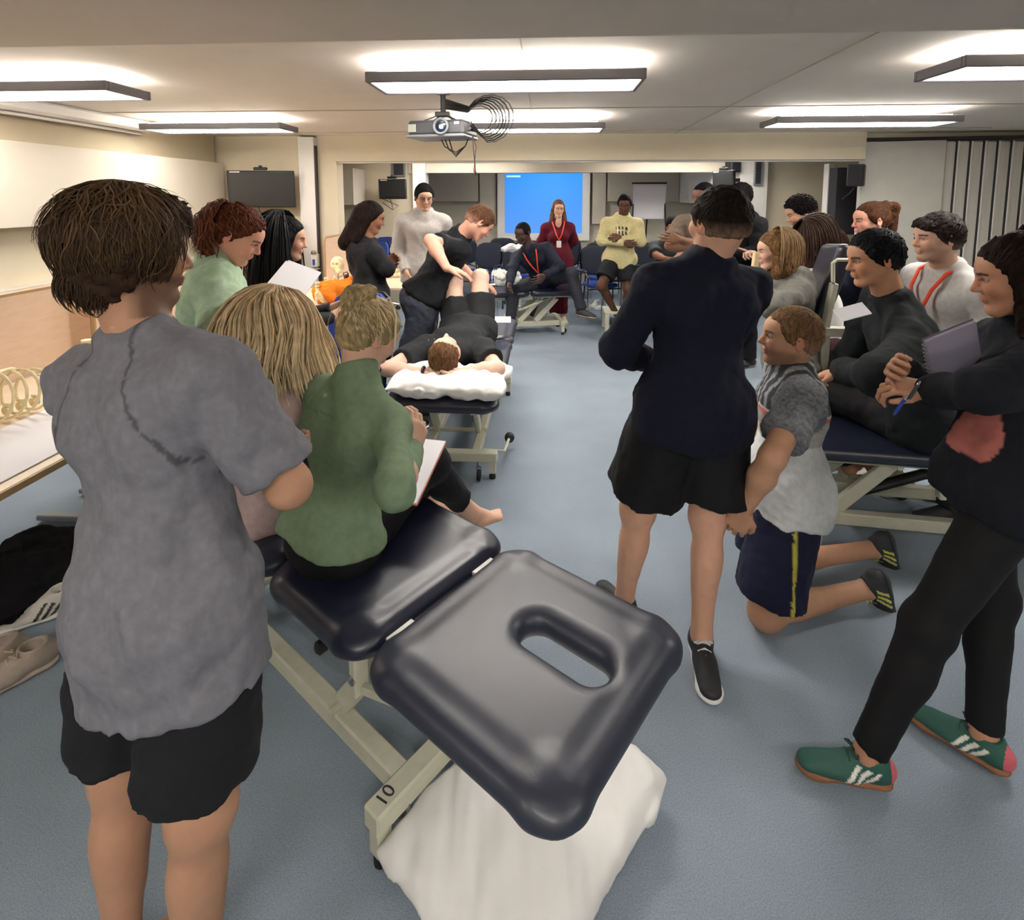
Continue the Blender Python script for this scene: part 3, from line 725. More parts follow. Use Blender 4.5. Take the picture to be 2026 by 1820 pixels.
def shoe(name, an, toe, parent, cols, s=1., up=(0, 0, 1), high=0., stripes=None, heel=None, laces=None, vox=.0045, labels=None):
    "one shoe with upper, sole, laces"
    an = np.array(an, float); u = nrm(up); d = perp(np.array(toe, float), u); l = np.cross(u, d); b = an - u * .075 * s; F_ = Fr(b, d, u)
    c = lambda x, y, z: F_(x * s, y * s, z * s)
    up_ = [ell(c(-.035, 0, .035), np.array((.045, .036, .040)) * s, F_.ax, .02), cone(c(.0, 0, .045), c(.12, 0, .022), .040 * s, .028 * s, n=l, s=.9, k=.03),
           cone(c(.05, .004, .016), c(.155, 0, .014), .040 * s, .036 * s, n=u, s=.62, k=.03), cone(c(-.01, 0, .05), c(-.012, 0, .082 + high), .040 * s, .037 * s, k=.02, cuts=[(c(0, 0, .082 + high), u)]),
           cone(c(-.008, 0, .07 + high), c(-.008, 0, .13 + high), .029 * s, .029 * s, k=.004, op='sub')]
    p, q = solid(up_, vox, post=[(c(0, 0, .006), -u)])
    loc = F_.loc(p) / s; C = np.tile(np.array(cols[0]), (len(p), 1))
    if heel is not None: C[(loc[:, 0] < -.055)] = heel
    if stripes is not None:
        for i in range(3):
            m = (np.abs(loc[:, 0] - (.002 + i * .024 + (loc[:, 2] - .03) * -.7)) < .0062) & (loc[:, 2] < .058) & (np.abs(loc[:, 1]) > .018); C[m] = stripes
    if len(cols) > 2: C[(loc[:, 0] > .11)] = cols[2]
    ro = mesh_np(name, p, q, C, M['shoe'], parent)
    so = [cone(c(-.035, 0, .0), c(.03, 0, .0), .037 * s, .034 * s, n=u, s=.42, k=.02), cone(c(.03, 0, 0), c(.135, 0, 0), .034 * s, .042 * s, n=u, s=.38, k=.02), ell(c(.145, 0, .0), np.array((.05, .040, .016)) * s, F_.ax, .02)]
    p, q = solid(so, vox, post=[(c(0, 0, -.011), -u)])
    mesh_np('sole', p, q, np.tile(np.array(cols[1]), (len(p), 1)), M['shoe'], ro)
    if laces is not None:
        for i in range(4):
            x = .035 + i * .019; zt = .079 - i * .0105
            mb = MB().tube([c(x, -.022, zt - .010), c(x + .002, 0, zt + .004), c(x, .022, zt - .010)], .0032 * s, 6)
            if i == 0: mb.tube([c(x, 0, zt + .004), c(x + .015, .02, zt + .012), c(x + .0, .03, zt + .0), c(x - .005, .012, zt + .004)], .003 * s, 6).tube([c(x, 0, zt + .004), c(x + .02, -.02, zt + .010), c(x + .005, -.032, zt - .002), c(x, -.012, zt + .004)], .003 * s, 6)
            mb.build('lace', mat_col(laces), ro, True)
    return ro
_mc = {}
def mat_col(c, rough=.7):
    k = (tuple(np.round(c, 4)), rough)
    if k not in _mc: _mc[k] = mat('plain_colour', tuple(c), rough, nscale=60, nvar=.05)
    return _mc[k]
def hair_locks(parent, H, s, col, n, L, seed, r=.005, jitter=.008, target=None, spread=1., top=.112, part=None, tips=None, droop=1., zone=None, name='locks', curl=0., hug=0., wave=0.):
    """tapered strands that start on the scalp, follow the skull and then hang; one mesh, part of the hair"""
    rs = np.random.RandomState(seed); V = []; F = []; CC = []
    R3 = np.array((.098, .076, .088)) * s * 1.06; cen = H(-.012 * s, 0, .030 * s)
    for i in range(n):
        th = rs.uniform(-math.pi, math.pi); ph = abs(rs.normal(0, .55))      # start near crown
        if zone: th = rs.uniform(*zone)
        st = np.array([math.sin(ph) * math.cos(th) * .5 - .15, math.sin(ph) * math.sin(th), math.cos(ph)])
        st = nrm(st); dirn = nrm(np.array([math.cos(th), math.sin(th), -.3]))
        p = st * R3 * (1 + rs.uniform(0, .06)); pts = []; Li = L * rs.uniform(.75, 1.1); steps = 9; cph = rs.uniform(0, 6.28)
        cur = p.copy(); dd = dirn
        g = np.array([H.ax[k] @ np.array([0, 0, -1.]) for k in range(3)])
        for j in range(steps + 1):
            pts.append(cur.copy()); t = j / steps
            nn = nrm(cur / (R3 * R3)); dd = nrm(dd * .75 + g * .35 * droop + rs.normal(size=3) * jitter * 4)
            if (cur / R3) @ (cur / R3) < 1.6: dd = dd - nn * min(0, dd @ nn) if (dd @ nn) < 0 else dd - nn * (dd @ nn) * .85
            dd = nrm(dd); cur = cur + dd * Li / steps
            if curl: cur = cur + np.cross(dd, nn) * curl * math.cos(cph + j * 2.4) + nn * curl * math.sin(cph + j * 2.4)
            if wave: cur = cur + np.cross(dd, nn) * wave * math.cos(th * 3 + j * 1.25)
            q = cur / R3; m = math.sqrt(q @ q)
            if hug and m > 1 + hug * (.4 + j / steps) and cur[2] > -.15: cur = cur / m * (1 + hug * (.4 + j / steps)); m = 1.03
            if m < 1.02: cur = cur / m * 1.02
        c0 = np.array(col) * rs.uniform(.6, 1.35); wd = r * rs.uniform(.6, 1.4); base = len(V)
        for j, pt in enumerate(pts):
            wp = H.ax.T @ pt + cen; t = j / steps; rr = wd * (1 - t ** 3 * .85) * (.55 + .45 * min(1, t * 4))
            tv = nrm(pts[min(j + 1, steps)] - pts[max(j - 1, 0)]); nn = nrm(pt / (R3 * R3)); sd = nrm(np.cross(tv, nn))
            sdw = H.ax.T @ sd; nw = H.ax.T @ nn
            V += [wp + sdw * rr, wp + nw * rr * .4, wp - sdw * rr, wp - nw * rr * .4]
            cc = c0 if tips is None else c0 * (1 - t) + np.array(tips) * rs.uniform(.9, 1.1) * t
            CC += [cc] * 4
        for j in range(steps):
            for k in range(4): F.append((base + j * 4 + k, base + j * 4 + (k + 1) % 4, base + j * 4 + 4 + (k + 1) % 4, base + j * 4 + 4 + k))
    return mesh_np(name, np.array(V), np.array(F), np.array(CC), M['hairs'], parent)
DEBUG = False
def PD(u, d, z):
    cd = d * math.cos(TH) + (EYE - z) * math.sin(TH); q = np.array([0, 0, 0.]) + cF * d + cR * ((u - 1013) / FPX * cd); q[2] = z; return q
def strands(o, n, seed, col, cen=(-.075, .01, .105), sc=1.06, w=(.002, .004), ear=True, off=0., hl=.058, nape=-.07, wob=.15, coil=0, rmax=2.2, bcen=None):
    "hair strands lying on the skull, running from the whorl (or bun) outwards, clear of the face"
    rr = np.random.RandomState(seed); V = []; F = []; CC = []; H = o['H']; hs = o['hs']; R3 = np.array((.098, .076, .090)) * sc * hs + off; c0 = np.array((-.014, 0, .030)) * hs; b = nrm((np.array(cen) * hs - c0) / R3)
    def emit(pts, nns, cl, w_):
        base = len(V); m = len(pts)
        for j in range(m):
            tv = nrm(pts[min(j + 1, m - 1)] - pts[max(j - 1, 0)]); sd = nrm(np.cross(nns[j], tv)); t_ = j / (m - 1); ww_ = w_ * (1 - .6 * abs(2 * t_ - 1) ** 3)
            for k in ((1, 0), (0, .6), (-1, 0), (0, -.6)): V.append(H(*(pts[j] + sd * ww_ * k[0] + nns[j] * ww_ * k[1])))
            CC.extend([cl] * 4)
        for j in range(m - 1):
            for k in range(4): F.append((base + j * 4 + k, base + j * 4 + (k + 1) % 4, base + j * 4 + 4 + (k + 1) % 4, base + j * 4 + 4 + k))
    x_ = nrm(np.cross(b, (0, 1, .2))); y_ = np.cross(b, x_); made = 0
    for i in range(n * 3):
        if made >= n: break
        th = rr.uniform(-math.pi, math.pi); a = x_ * math.cos(th) + y_ * math.sin(th); r0 = rr.uniform(.05, rmax); r1 = r0 + rr.uniform(.35, .7); pts = []; nns = []; wb = rr.uniform(-wob, wob)
        for j in range(7):
            r_ = r0 + (r1 - r0) * j / 6; d_ = nrm(b * math.cos(r_) + (a + np.cross(b, a) * wb * j / 6) * math.sin(r_)); q = d_ * R3 * (1.0 + .012 * math.sin(j + th * 5)) + c0; pts.append(q); nns.append(nrm(d_ / R3))
        def ok(q):
            x, y, z = q / hs
            if (x - .072) - .85 * (z - hl) > .003: return False
            if x > -.016 and z < .012: return False
            return z > nape - .004
        k = [ok(q) for q in pts]
        if sum(k) < 4 or not k[0]: continue
        m = k.index(False) if False in k else 7
        if m < 3: continue
        emit(pts[:m], nns[:m], np.array(col) * rr.uniform(.55, 1.5), rr.uniform(*w)); made += 1
    for i in range(coil):
        cn = np.array(cen if bcen is None else bcen) * hs; ph = rr.uniform(0, 6.28); tl = rr.uniform(-.8, .8); R = .040; h = rr.uniform(-.034, .034); z = nrm(b + x_ * .2); x = nrm(np.cross(z, [0, .3, 1])); y = np.cross(z, x); r_ = R * math.sqrt(max(.08, 1 - (h / .042) ** 2)) * 1.06
        pts = []; nns = []
        for j in range(8):
            an = ph + j * .42; q = cn + (x * math.cos(an) + y * math.sin(an)) * r_ + z * (h + .012 * math.sin(an * 1.3 + tl)); pts.append(q); nns.append(nrm(q - cn))
        emit(pts, nns, np.array(col) * rr.uniform(.55, 1.5), rr.uniform(w[0] * 1.2, w[1] * 1.3))
    if not V: return
    return mesh_np('strands', np.array(V), np.array(F), np.array(CC), M['hairs'], o['root'])
LEN = dict(ua=.285, fa=.255, th=.43, sh=.42)
def person(label, body_az, neck, pel, skin, head=None, face_az=None, nod=0., tilt=0., s=1., fem=False, arms=None, legs=None, top=None, bot=None, hair=None, feet=None,
           brow=None, beard=None, neck_len=1., lip=None, vox=.009, seed=1, extra=(), sw=1., hw=1., belly=0., group=None, hands=None, hs=1., lean=None, base=0., Hf=None):
    """neck/pel: world points; arms/legs: {'l':[elbow,wrist], 'r':[...]} of world points"""
    rs = np.random.RandomState(seed)
    neck = np.array(neck, float); pel = np.array(pel, float)
    ro = empty('person', (round(pel[0], 3), round(pel[1], 3), base), label, 'person', group)
    B = Fr(pel, az(body_az) if np.isscalar(body_az) else body_az, neck - pel); Lt = np.linalg.norm(neck - pel)
    f, l, u = B.f, B.l, B.u
    shw = (.158 if fem else .185) * s * sw; hip = (.088 if fem else .085) * s * hw
    SH = {'l': neck - u * .070 * s + l * shw, 'r': neck - u * .070 * s - l * shw}
    if lean:
        for k_ in lean: SH[k_] = SH[k_] + np.array(lean[k_])
    HP = {'l': pel + l * hip - u * .02, 'r': pel - l * hip - u * .02}
    fa = face_az if face_az is not None else (body_az if np.isscalar(body_az) else 0)
    def res(prev, spec, L):
        if isinstance(spec, np.ndarray): return spec
        if spec[0] == 'B': return B(*spec[1:])
        if spec[0] == 'P': return P(*spec[1:])
        if spec[0] == 'D': return PD(*spec[1:])
        return reach(prev, spec, spec[3] if len(spec) > 3 else L, spec[2])
    arms = {k_: (lambda e_: [e_, res(e_, v_[1], LEN['fa'] * s)])(res(SH[k_], v_[0], LEN['ua'] * s)) for k_, v_ in (arms or {}).items()}
    legs = {k_: (lambda e_: [e_, res(e_, v_[1], LEN['sh'] * s)])(res(HP[k_], v_[0], LEN['th'] * s)) for k_, v_ in (legs or {}).items()}
    if DEBUG:
        print('PERSON', label[:34], 'Lt %.2f' % (Lt / s), 'necz %.2f pelz %.2f' % (neck[2], pel[2]), {k_: [round(float(np.linalg.norm(v_[0] - SH[k_])), 2), round(float(np.linalg.norm(v_[1] - v_[0])), 2)] for k_, v_ in arms.items()}, {k_: [round(float(np.linalg.norm(v_[0] - HP[k_])), 2), round(float(np.linalg.norm(v_[1] - v_[0])), 2), 'az %.2f' % v_[1][2]] for k_, v_ in legs.items()})
    if head is None: head = neck + u * .07 * s + np.array([0, 0, .10]) * s + az(fa) * .02
    head = np.array(head, float)
    hd = az(fa, nod); hu = perp(np.array([0, 0, 1.]) if tilt == 0 else np.array([0, 0, 1.]) + np.cross(np.array([0, 0, 1.]), az(fa)) * math.tan(R_(tilt)), hd)
    if Hf is not None: hd, hu = Hf
    H = Fr(head, hd, hu); hs_ = s * hs * (.96 if fem else 1.)
    col = np.array(skin)
    # ---------- torso primitives with inflation e
    cw = (.113 if fem else .134) * s * sw; ww = (.100 if fem else .122) * s; hwid = (.142 if fem else .138) * s * hw
    def torso(e=0., k=.05, loose=0.):
        T = []
        T.append(cone(B(0, 0, Lt * .70), B(0, 0, Lt * .60), cw + e, cw * .98 + e, n=f, s=.70, k=k))
        T.append(cone(B(0, 0, Lt * .60), B(0, 0, Lt * .33), cw * .93 + e, ww + e + loose * .5, n=f, s=.72, k=k))
        T.append(cone(B(0, 0, Lt * .33), B(-.0, 0, 0), ww + e + loose * .5, hwid + e + loose, n=f, s=.74, k=k))
        T.append(ell(B(-.03 * s, 0, -.035 * s), np.array((.105, hwid / s + .01, .10)) * s + e, B.ax, k))
        for y in (-1, 1):
            T.append(ell(B(-.060 * s, y * .075 * s, Lt * .72), np.array((.045, .072, .10)) * s + e, B.ax, .05))
            if fem: T.append(ell(B(.072 * s, y * .062 * s, Lt * .62), np.array((.058, .06, .062)) * s + e * .6, B.ax, .04))
            else: T.append(ell(B(.05 * s, y * .07 * s, Lt * .72), np.array((.06, .08, .07)) * s + e * .6, B.ax, .04))
        if belly: T.append(ell(B(.05 * s, 0, Lt * .25), np.array((.08 + belly, .11, .13)) * s + e * .6, B.ax, .06))
        for k_ in 'lr':
            T.append(cone(neck + u * .015 * s, SH[k_] + u * .002, .040 * s + e * .8, .044 * s + e * .8, k=.05))
            T.append(cone(SH[k_] - u * .01, SH[k_] * .45 + B(0, 0, Lt * .60) * .55, .048 * s + e, .052 * s + e, k=.05))
        return T
    LG_t0 = .085 if fem else .088
    nb = H(-.022 * s, 0, -.055 * s)
    ncr = (.047 if fem else .057) * s
    neckp = [cone(nb, neck + u * .0 + f * .005, ncr, ncr * 1.12, k=.03)]
    AR = dict(u0=.054, u1=.042, e=.040, f0=.043, f1=.027)
    if fem: AR = dict(u0=.046, u1=.036, e=.034, f0=.036, f1=.023)
    def arm(k_, e=0., part='all', kk=.03):
        E_, Wr = arms[k_]; S_ = SH[k_]; T = []
        if part in ('all', 'upper'): T += [cone(S_, E_, AR['u0'] * s + e, AR['u1'] * s + e, k=kk)]
        if part in ('all', 'fore'): T += [cone(E_, E_ * .65 + Wr * .35, AR['e'] * s + e, AR['f0'] * s + e, k=kk), cone(E_ * .65 + Wr * .35, Wr, AR['f0'] * s + e, AR['f1'] * s + e, k=kk)]
        return T
    LG = dict(t0=.088, t1=.058, kn=.056, c=.058, a=.036)
    if fem: LG = dict(t0=.085, t1=.055, kn=.052, c=.053, a=.034)
    def leg(k_, e=0., part='all', kk=.04, e2=None):
        K, A = legs[k_]; T = []; e2 = e if e2 is None else e2
        if part in ('all', 'thigh'): T += [cone(HP[k_], K, LG['t0'] * s + e, LG['t1'] * s + e2, k=kk)]
        if part in ('all', 'shank'):
            sd = nrm(A - K); bk = K - HP[k_]; back = nrm(np.cross(np.cross(sd, nrm(bk)), sd)) if np.linalg.norm(np.cross(nrm(bk), sd)) > .15 else -f
            if np.linalg.norm(np.cross(nrm(bk), sd)) > .15: back = -nrm(np.cross(np.cross(sd, nrm(bk)), sd)) * -1
            back = perp(-f if part is None else back, sd)
            m = K + sd * .13 * s
            T += [ell(K, (LG['kn'] * s + e,) * 3, None, kk), cone(K, A, .050 * s + e, LG['a'] * s + e, k=kk), cone(m, m + sd * .12 * s, LG['c'] * s * .78 + e, .036 * s + e, k=.03), ell(m + (-calfdir(K, A, HP[k_]) * -.018 * s), np.array((.042, .046, .10)) * s + e, Fr(m, calfdir(K, A, HP[k_]), sd).ax, .03)]
        return T
    def calfdir(K, A, Hp):
        sd = nrm(A - K); th = nrm(Hp - K)
        v = th - sd * (th @ sd)
        return nrm(v) if np.linalg.norm(v) > .25 else perp(-f, sd)
    body = torso() + head_prims(H, hs_, fem, ears=(hair or {}).get('ears', True)) + neckp
    hb = []
    if arms:
        for k_ in arms:
            body += arm(k_)
            hp = (hands or {}).get(k_, {})
            E_, Wr = arms[k_]; d = hp.get('d'); d = nrm(Wr - E_) if d is None else nrm(d); n = hp.get('n'); n = -B.f * .2 + (l if k_ == 'r' else -l) if n is None else np.array(n)
            side = hp.get('side', -1 if k_ == 'r' else 1)
            if hp.get('skip'): continue
            h_ = hand_prims(Wr + d * .0, d, n, side, hp.get('curl', .35), s * (.9 if fem else 1.), curls=hp.get('curls'), spread=hp.get('spread', .12), thumb=hp.get('thumb', .6)); body += h_
            hb.append(bbox(h_, .012))
    if legs:
        for k_ in legs:
            body += leg(k_)
            ft = (feet or {}).get(k_)
            K, A = legs[k_]
            if ft and ft.get('bare'): body += foot_prims(A, ft['d'], s, ft.get('up', (0, 0, 1)))
            elif ft and not ft.get('none'): body += [cone(A, A - np.array(nrm(ft.get('up', (0, 0, 1)))) * .03, .034 * s, k=.02)]
    body += list(extra)
    # head box fine, hands fine, the rest coarse, all in one mesh
    hp_ = [p for p in head_prims(H, hs_, fem)]; hlo, hhi = bbox(hp_, .012)
    boxes = [(hlo, hhi, min(vox, .0048 if vox < .011 else .006))] + [(a, b, min(.0045 if vox < .011 else .006, vox)) for a, b in hb]
    VV = []; QQ = []; off = 0
    lo, hi = bbox(body); p, q = nets(field(body, lo, hi, vox), lo, vox); fc = p[q].mean(1)
    keep = np.ones(len(q), bool)
    for a, b, v in boxes: keep &= ~(((fc > a + .012) & (fc < b - .012)).all(1))
    VV.append(p); QQ.append(q[keep]); off += len(p)
    for a, b, v in boxes:
        p, q = nets(field(body, a, b, v), a, v)
        if len(q): VV.append(p); QQ.append(q + off); off += len(p)
    p = np.concatenate(VV); q = np.concatenate(QQ)
    C = np.tile(col, (len(p), 1)).astype(float)
    hcol = np.array(hair['col']) if hair else col * .3
    fcn = face_color(H, hs_, col, lip if lip is not None else col * [.95, .55, .52], brow if brow is not None else hcol * .8, beard)
    m = ((p > hlo) & (p < hhi)).all(1); Cm = C[m]
    if m.any(): C[m] = fcn(p[m], Cm)
    bo = mesh_np('body', p, q, C, M['skin'], ro)
    out = dict(arms=arms, root=ro, B=B, H=H, SH=SH, HP=HP, hs=hs_, neck=neck, f=f, l=l, u=u, Lt=Lt)
    # ---------- hair
    if hair and hair.get('kind') != 'none':
        t = hair.get('t', .012); c = lambda x, y, z: H(x * hs_, y * hs_, z * hs_); a = H.ax; hp = []
        hl = hair.get('line', .058); nape = hair.get('nape', -.07)
        n1 = nrm(H.ax.T @ np.array([1.0, 0, -.85])); n2 = nrm(H.ax.T @ np.array([0, 0, -1.])); n3 = nrm(H.ax.T @ np.array([1., 0, 0]))
        tt = np.array((t, t * .75, t * 1.1))
        hp.append(ell(c(-.014, 0, .032), np.array((.098, .076, .088)) * hs_ + tt, a, .02, cuts=[(c(.072, 0, hl), n1)]))
        hp.append(ell(c(-.038, 0, .005), np.array((.072, .068, .078)) * hs_ + tt * .8, a, .02, cuts=[(c(-.016, 0, 0), n3), (c(0, 0, nape), n2)]))
        if hair.get('side', True):
            for y in (-1, 1): hp.append(ell(c(.012, y * .055, .03), (.035 * hs_, .024 * hs_ + t * .7, .04 * hs_), a, .02))
        for e_ in hair.get('add', ()): hp.append(e_(H, hs_))
        if hair.get('fringe'): hp.append(cone(c(.075, -.04, .075), c(.080, .045, .062), .018 * hs_, .02 * hs_, k=.03))
        amp = hair.get('rough', .004); nz = Noise(seed + 11, hair.get('wl', .028), amp, 12); nz2 = Noise(seed + 12, hair.get('wl', .028) * .4, amp * .45, 8)
        hv = .005 if vox < .011 else .0065
        p, q = solid(hp, hv, disp=lambda Q: nz(Q) + nz2(Q))
        cc = np.tile(hcol, (len(p), 1)); v_ = 1 + .25 * np.sin(nz(p) / amp * 2.)[:, None]; cc = cc * v_
        if hair.get('fade') is not None:
            z = H.loc(p)[:, 2] / hs_; w = np.clip((hair.get('fadez', .03) - z) / .05, 0, 1)[:, None]; cc = cc * (1 - w) + np.array(hair['fade']) * w
        ho = mesh_np('hair', p, q, cc, M['hair'], ro); out['hair'] = ho
    # ---------- clothes
    if top:
        e = top.get('fit', .012); cc = np.array(top['col']); sl = top.get('sleeve', 1.); hem = top.get('hem', .10)
        T = torso(e, loose=top.get('loose', .0))
        T.append(cone(B(0, 0, .05), B(top.get('hemf', 0), 0, -hem * 1.3), hwid + max(e * 1.2, (bot or {}).get('fit', 0) + .008) + top.get('flare', .01), hwid + max(e * 1.2, (bot or {}).get('fit', 0) + .008) + top.get('flare', .01), n=f, s=.80, k=.04, cuts=[(B(0, 0, -hem), -u)]))
        T = [dict(t_, cuts=list(t_['cuts']) + [(B(0, 0, -hem), -u)]) for t_ in T]
        if legs:
            bf = (bot or {}).get('fit', .01); T.append(ell(B(-.03 * s, 0, -.035 * s), np.array((.105, hwid / s + .01, .10)) * s + bf + .014, B.ax, .05, cuts=[(B(0, 0, -hem), -u)])); kk_ = list(legs)[0]; st_ = nrm(legs[kk_][0] - HP[kk_]) @ -u > .75
            for k_ in 'lr': T.append(cone(HP[k_], HP[k_] - u * (.3 if st_ else 0.), LG_t0 * s + bf * 1.1 + (.010 if st_ else .018), LG_t0 * s + bf * 1.1 + .016, k=.05, cuts=[(B(0, 0, -hem), -u)]))
        for k_ in (arms or {}):
            E_, Wr = arms[k_]; S_ = SH[k_]; d = nrm(E_ - S_)
            se = top.get('sfit', .012)
            if sl < .99:
                L = np.linalg.norm(E_ - S_) * sl * 1.0
                T.append(cone(S_, S_ + d * L * 1.1, AR['u0'] * s + se * .9, AR['u1'] * s * 1.15 + se * 1.5, k=.035, cuts=[(S_ + d * L, d)]))
                T.append(cone(S_ + d * L * .75, S_ + d * L * 1.4, AR['u1'] * s + se * .7, k=.003, op='sub')) if False else None
                if False: pass
                T = [x for x in T if x]
            else:
                d2 = nrm(Wr - E_); end = top.get('cuff', .0)
                T.append(cone(S_, E_, AR['u0'] * s + se * .8, AR['u1'] * s + se * 1.1, k=.022))
                T.append(cone(E_, Wr + d2 * .02, AR['f0'] * s + se * 1.1, AR['f1'] * s + se * .8, k=.025, cuts=[(Wr + d2 * (.005 - end), d2)]))
                if top.get('cuffs'): T.append(cone(Wr - d2 * (.05 + end), Wr - d2 * (.005 + end), AR['f1'] * s + se * 1.5, k=.01))
        # neckline
        nd = nrm(nb - neck)
        if top.get('collar', 'crew') == 'crew': T.append(cone(neck - nd * .05 - f * .012, neck + nd * .04, ncr * 1.12 + .020, ncr * 1.08 + .010, k=.03, cuts=[(neck + nd * .042 * s, nd)]))
        if top.get('collar') == 'high': T.append(cone(neck - nd * .05 - f * .012, neck + nd * .07, ncr * 1.12 + .020, ncr * 1.08 + .014, k=.03, cuts=[(neck + nd * .078 * s, nd)]))
        if top.get('collar') == 'scoop': pass
        if top.get('collar') == 'v':
            T.append(ell(neck + f * .075 * s + u * .01, (.06, .05, .07), B.ax, .01, 'sub'))
        if top.get('hood'):
            T += [cone(neck - f * .045 + l * .055 + u * .03, neck - f * .045 - l * .055 + u * .03, .034, k=.03), cone(neck - f * .045 + l * .055 + u * .03, neck + f * .06 + l * .03 - u * .03, .028, .02, k=.03), cone(neck - f * .045 - l * .055 + u * .03, neck + f * .06 - l * .03 - u * .03, .028, .02, k=.03), ell(neck - f * .105 - u * .05, (.045, .095, .10), B.ax, .04)]
        T += list(top.get('extra', ()))
        amp = top.get('wr', .005); nz = Noise(seed + 21, .13, amp, 9, (1, 1, .8)); nz2 = Noise(seed + 22, .05, amp * .4, 9)
        p, q = solid(T, vox, disp=lambda Q: nz(Q) + nz2(Q))
        cc = np.tile(cc, (len(p), 1)).astype(float)
        if top.get('paint'): cc = top['paint'](B.loc(p), cc, p, out)
        out['top'] = mesh_np(top.get('name', 'shirt'), p, q, cc, M[top.get('mat', 'cloth')], ro)
    if bot and legs:
        e = bot.get('fit', .014); T = []; bot = dict(bot)
        kk_ = list(legs)[0]; stdg = nrm(legs[kk_][0] - HP[kk_]) @ -u > .75
        if top: bot['waist'] = min(bot.get('waist', .12), -top.get('hem', .10) + .05)
        T.append(cone(B(0, 0, .10), B(-.0, 0, -.02), hwid * .97 + e * .6, hwid + e, n=f, s=.74, k=.04, cuts=[(B(0, 0, bot.get('waist', .12)), u)]))
        T.append(ell(B(-.03 * s, 0, -.035 * s), np.array((.105, hwid / s + .01, .10)) * s + e, B.ax, .04))
        for k_ in legs:
            K, A = legs[k_]; d = nrm(K - HP[k_]); L = np.linalg.norm(K - HP[k_])
            if bot['kind'] == 'shorts':
                fr = bot.get('len', .8); fl = bot.get('flare', .02)
                T.append(cone(HP[k_], HP[k_] + d * L * fr * 1.12, LG['t0'] * s + e * 1.1, LG['t0'] * s * .78 + e + fl, k=.03, cuts=[(HP[k_] + d * L * fr, d)]))
                T.append(cone(HP[k_] + d * L * fr * .8, HP[k_] + d * L * fr * 1.5, LG['t1'] * s + .008, LG['t1'] * s + .008 + fl * .7, k=.004, op='sub')) if bot.get('hollow', True) and fl > .015 else None
            else:
                T += leg(k_, e, 'thigh', e2=e * bot.get('knee', 1.))
                d2 = nrm(A - K); fl = bot.get('flare', .0)
                T.append(ell(K, (LG['kn'] * s + e,) * 3, None, .04)); end = bot.get('end', .0)
                T.append(cone(K, A + d2 * .03, .054 * s + e, .042 * s + e + fl, k=.03, cuts=[(A - d2 * end, d2)]))
                m_ = K + d2 * .13 * s
                T.append(ell(m_ + calfdir(K, A, HP[k_]) * .018 * s, np.array((.042, .046, .10)) * s + e, Fr(m_, calfdir(K, A, HP[k_]), d2).ax, .03, cuts=[(A - d2 * end, d2)]))
        T = [dict(x, cuts=list(x['cuts']) + [(B(0, 0, bot.get('waist', .12)), u)]) if x['op'] == 'add' and (stdg or i_ < 2) else x for i_, x in enumerate([y_ for y_ in T if y_])]
        amp = bot.get('wr', .005); nz = Noise(seed + 31, .12, amp, 9, (1, 1, .6)); nz2 = Noise(seed + 32, .045, amp * .35, 9)
        p, q = solid(T, vox, disp=lambda Q: nz(Q) + nz2(Q))
        cc = np.tile(np.array(bot['col']), (len(p), 1)).astype(float)
        if bot.get('paint'): cc = bot['paint'](B.loc(p), cc, p, out)
        out['bot'] = mesh_np(bot.get('name', 'shorts' if bot['kind'] == 'shorts' else 'trousers'), p, q, cc, M[bot.get('mat', 'clothblack')], ro)
    for k_ in (legs or {}):
        ft = (feet or {}).get(k_)
        if ft and ft.get('shoe'):
            kw = dict(ft['shoe']); shoe('shoe', legs[k_][1], ft['d'], ro, kw.pop('cols'), s=s * kw.pop('ss', 1.), up=ft.get('up', (0, 0, 1)), **kw)
    return out
def lanyard(o, col='lanyard', drop=.30, badge=True, w=.008, x=0.):
    B, neck, f, l, u = o['B'], o['neck'], o['f'], o['l'], o['u']; e = .012
    mb = MB(); ch = B(.135, 0, o['Lt'] - drop)
    for s_ in (-1, 1):
        pts = [neck - f * (.07 + x * .5) + u * .04, neck + l * s_ * (.068 + x * .4) - f * .03 + u * .04, neck + l * s_ * .08 + f * (.04 + x) + u * .012, neck + l * s_ * .062 + f * (.105 + x) - u * .06, neck + l * s_ * .035 + f * (.135 + x) - u * .15, ch + f * x]
        mb.tube(pts, w, 6)
    lo = mb.build('lanyard', M[col], o['root'], True)
    if badge:
        MB().box(ch - u * .055, (.004, .062, .09), ax=np.array([f, l, u]), bev=.0015).build('badge', M['badge'], lo, rel=False) if False else MB().box(ch - u * .055 + f * .008, (.004, .062, .09), ax=np.array([f, l, u]), bev=.0015).build('badge', M['badge'], o['root'])
    return lo
# ------------------------------------------------------------------ the people
def C_(h): return np.array(rgb(h))
SK = dict(tan=C_('#b48d74'), fair=C_('#cfa68f'), pale=C_('#deb8a3'), brown=C_('#8a5f49'), dark=C_('#5a3a2a'), olive=C_('#b58f78'), pink=C_('#d8a08a'), deep=C_('#45302a'))
BLK = C_('#15151a'); NAVY = C_('#171b2b')
CROSS = {'l': [('B', .06, .245, .235), ('B', .21, .01, .27)], 'r': [('B', .06, -.245, .235), ('B', .215, -.01, .225)]}
def cross(f=0., dz=0., w=.245): return {'l': [('B', .07 + f, w, .225 + dz), ('B', .155 + f, -.01, .285 + dz)], 'r': [('B', .07 + f, -w, .225 + dz), ('B', .18 + f, .02, .235 + dz)]}
CROSSH = {'l': dict(d=None, curl=.35), 'r': dict(d=None, curl=.35)}
def stand(u, d, az_, wl=0., gap=.11, dz=0., kn=.49):
    f = az(az_); l = np.cross(cU, f); c = PD(u, d, 0.)
    return c, f, l
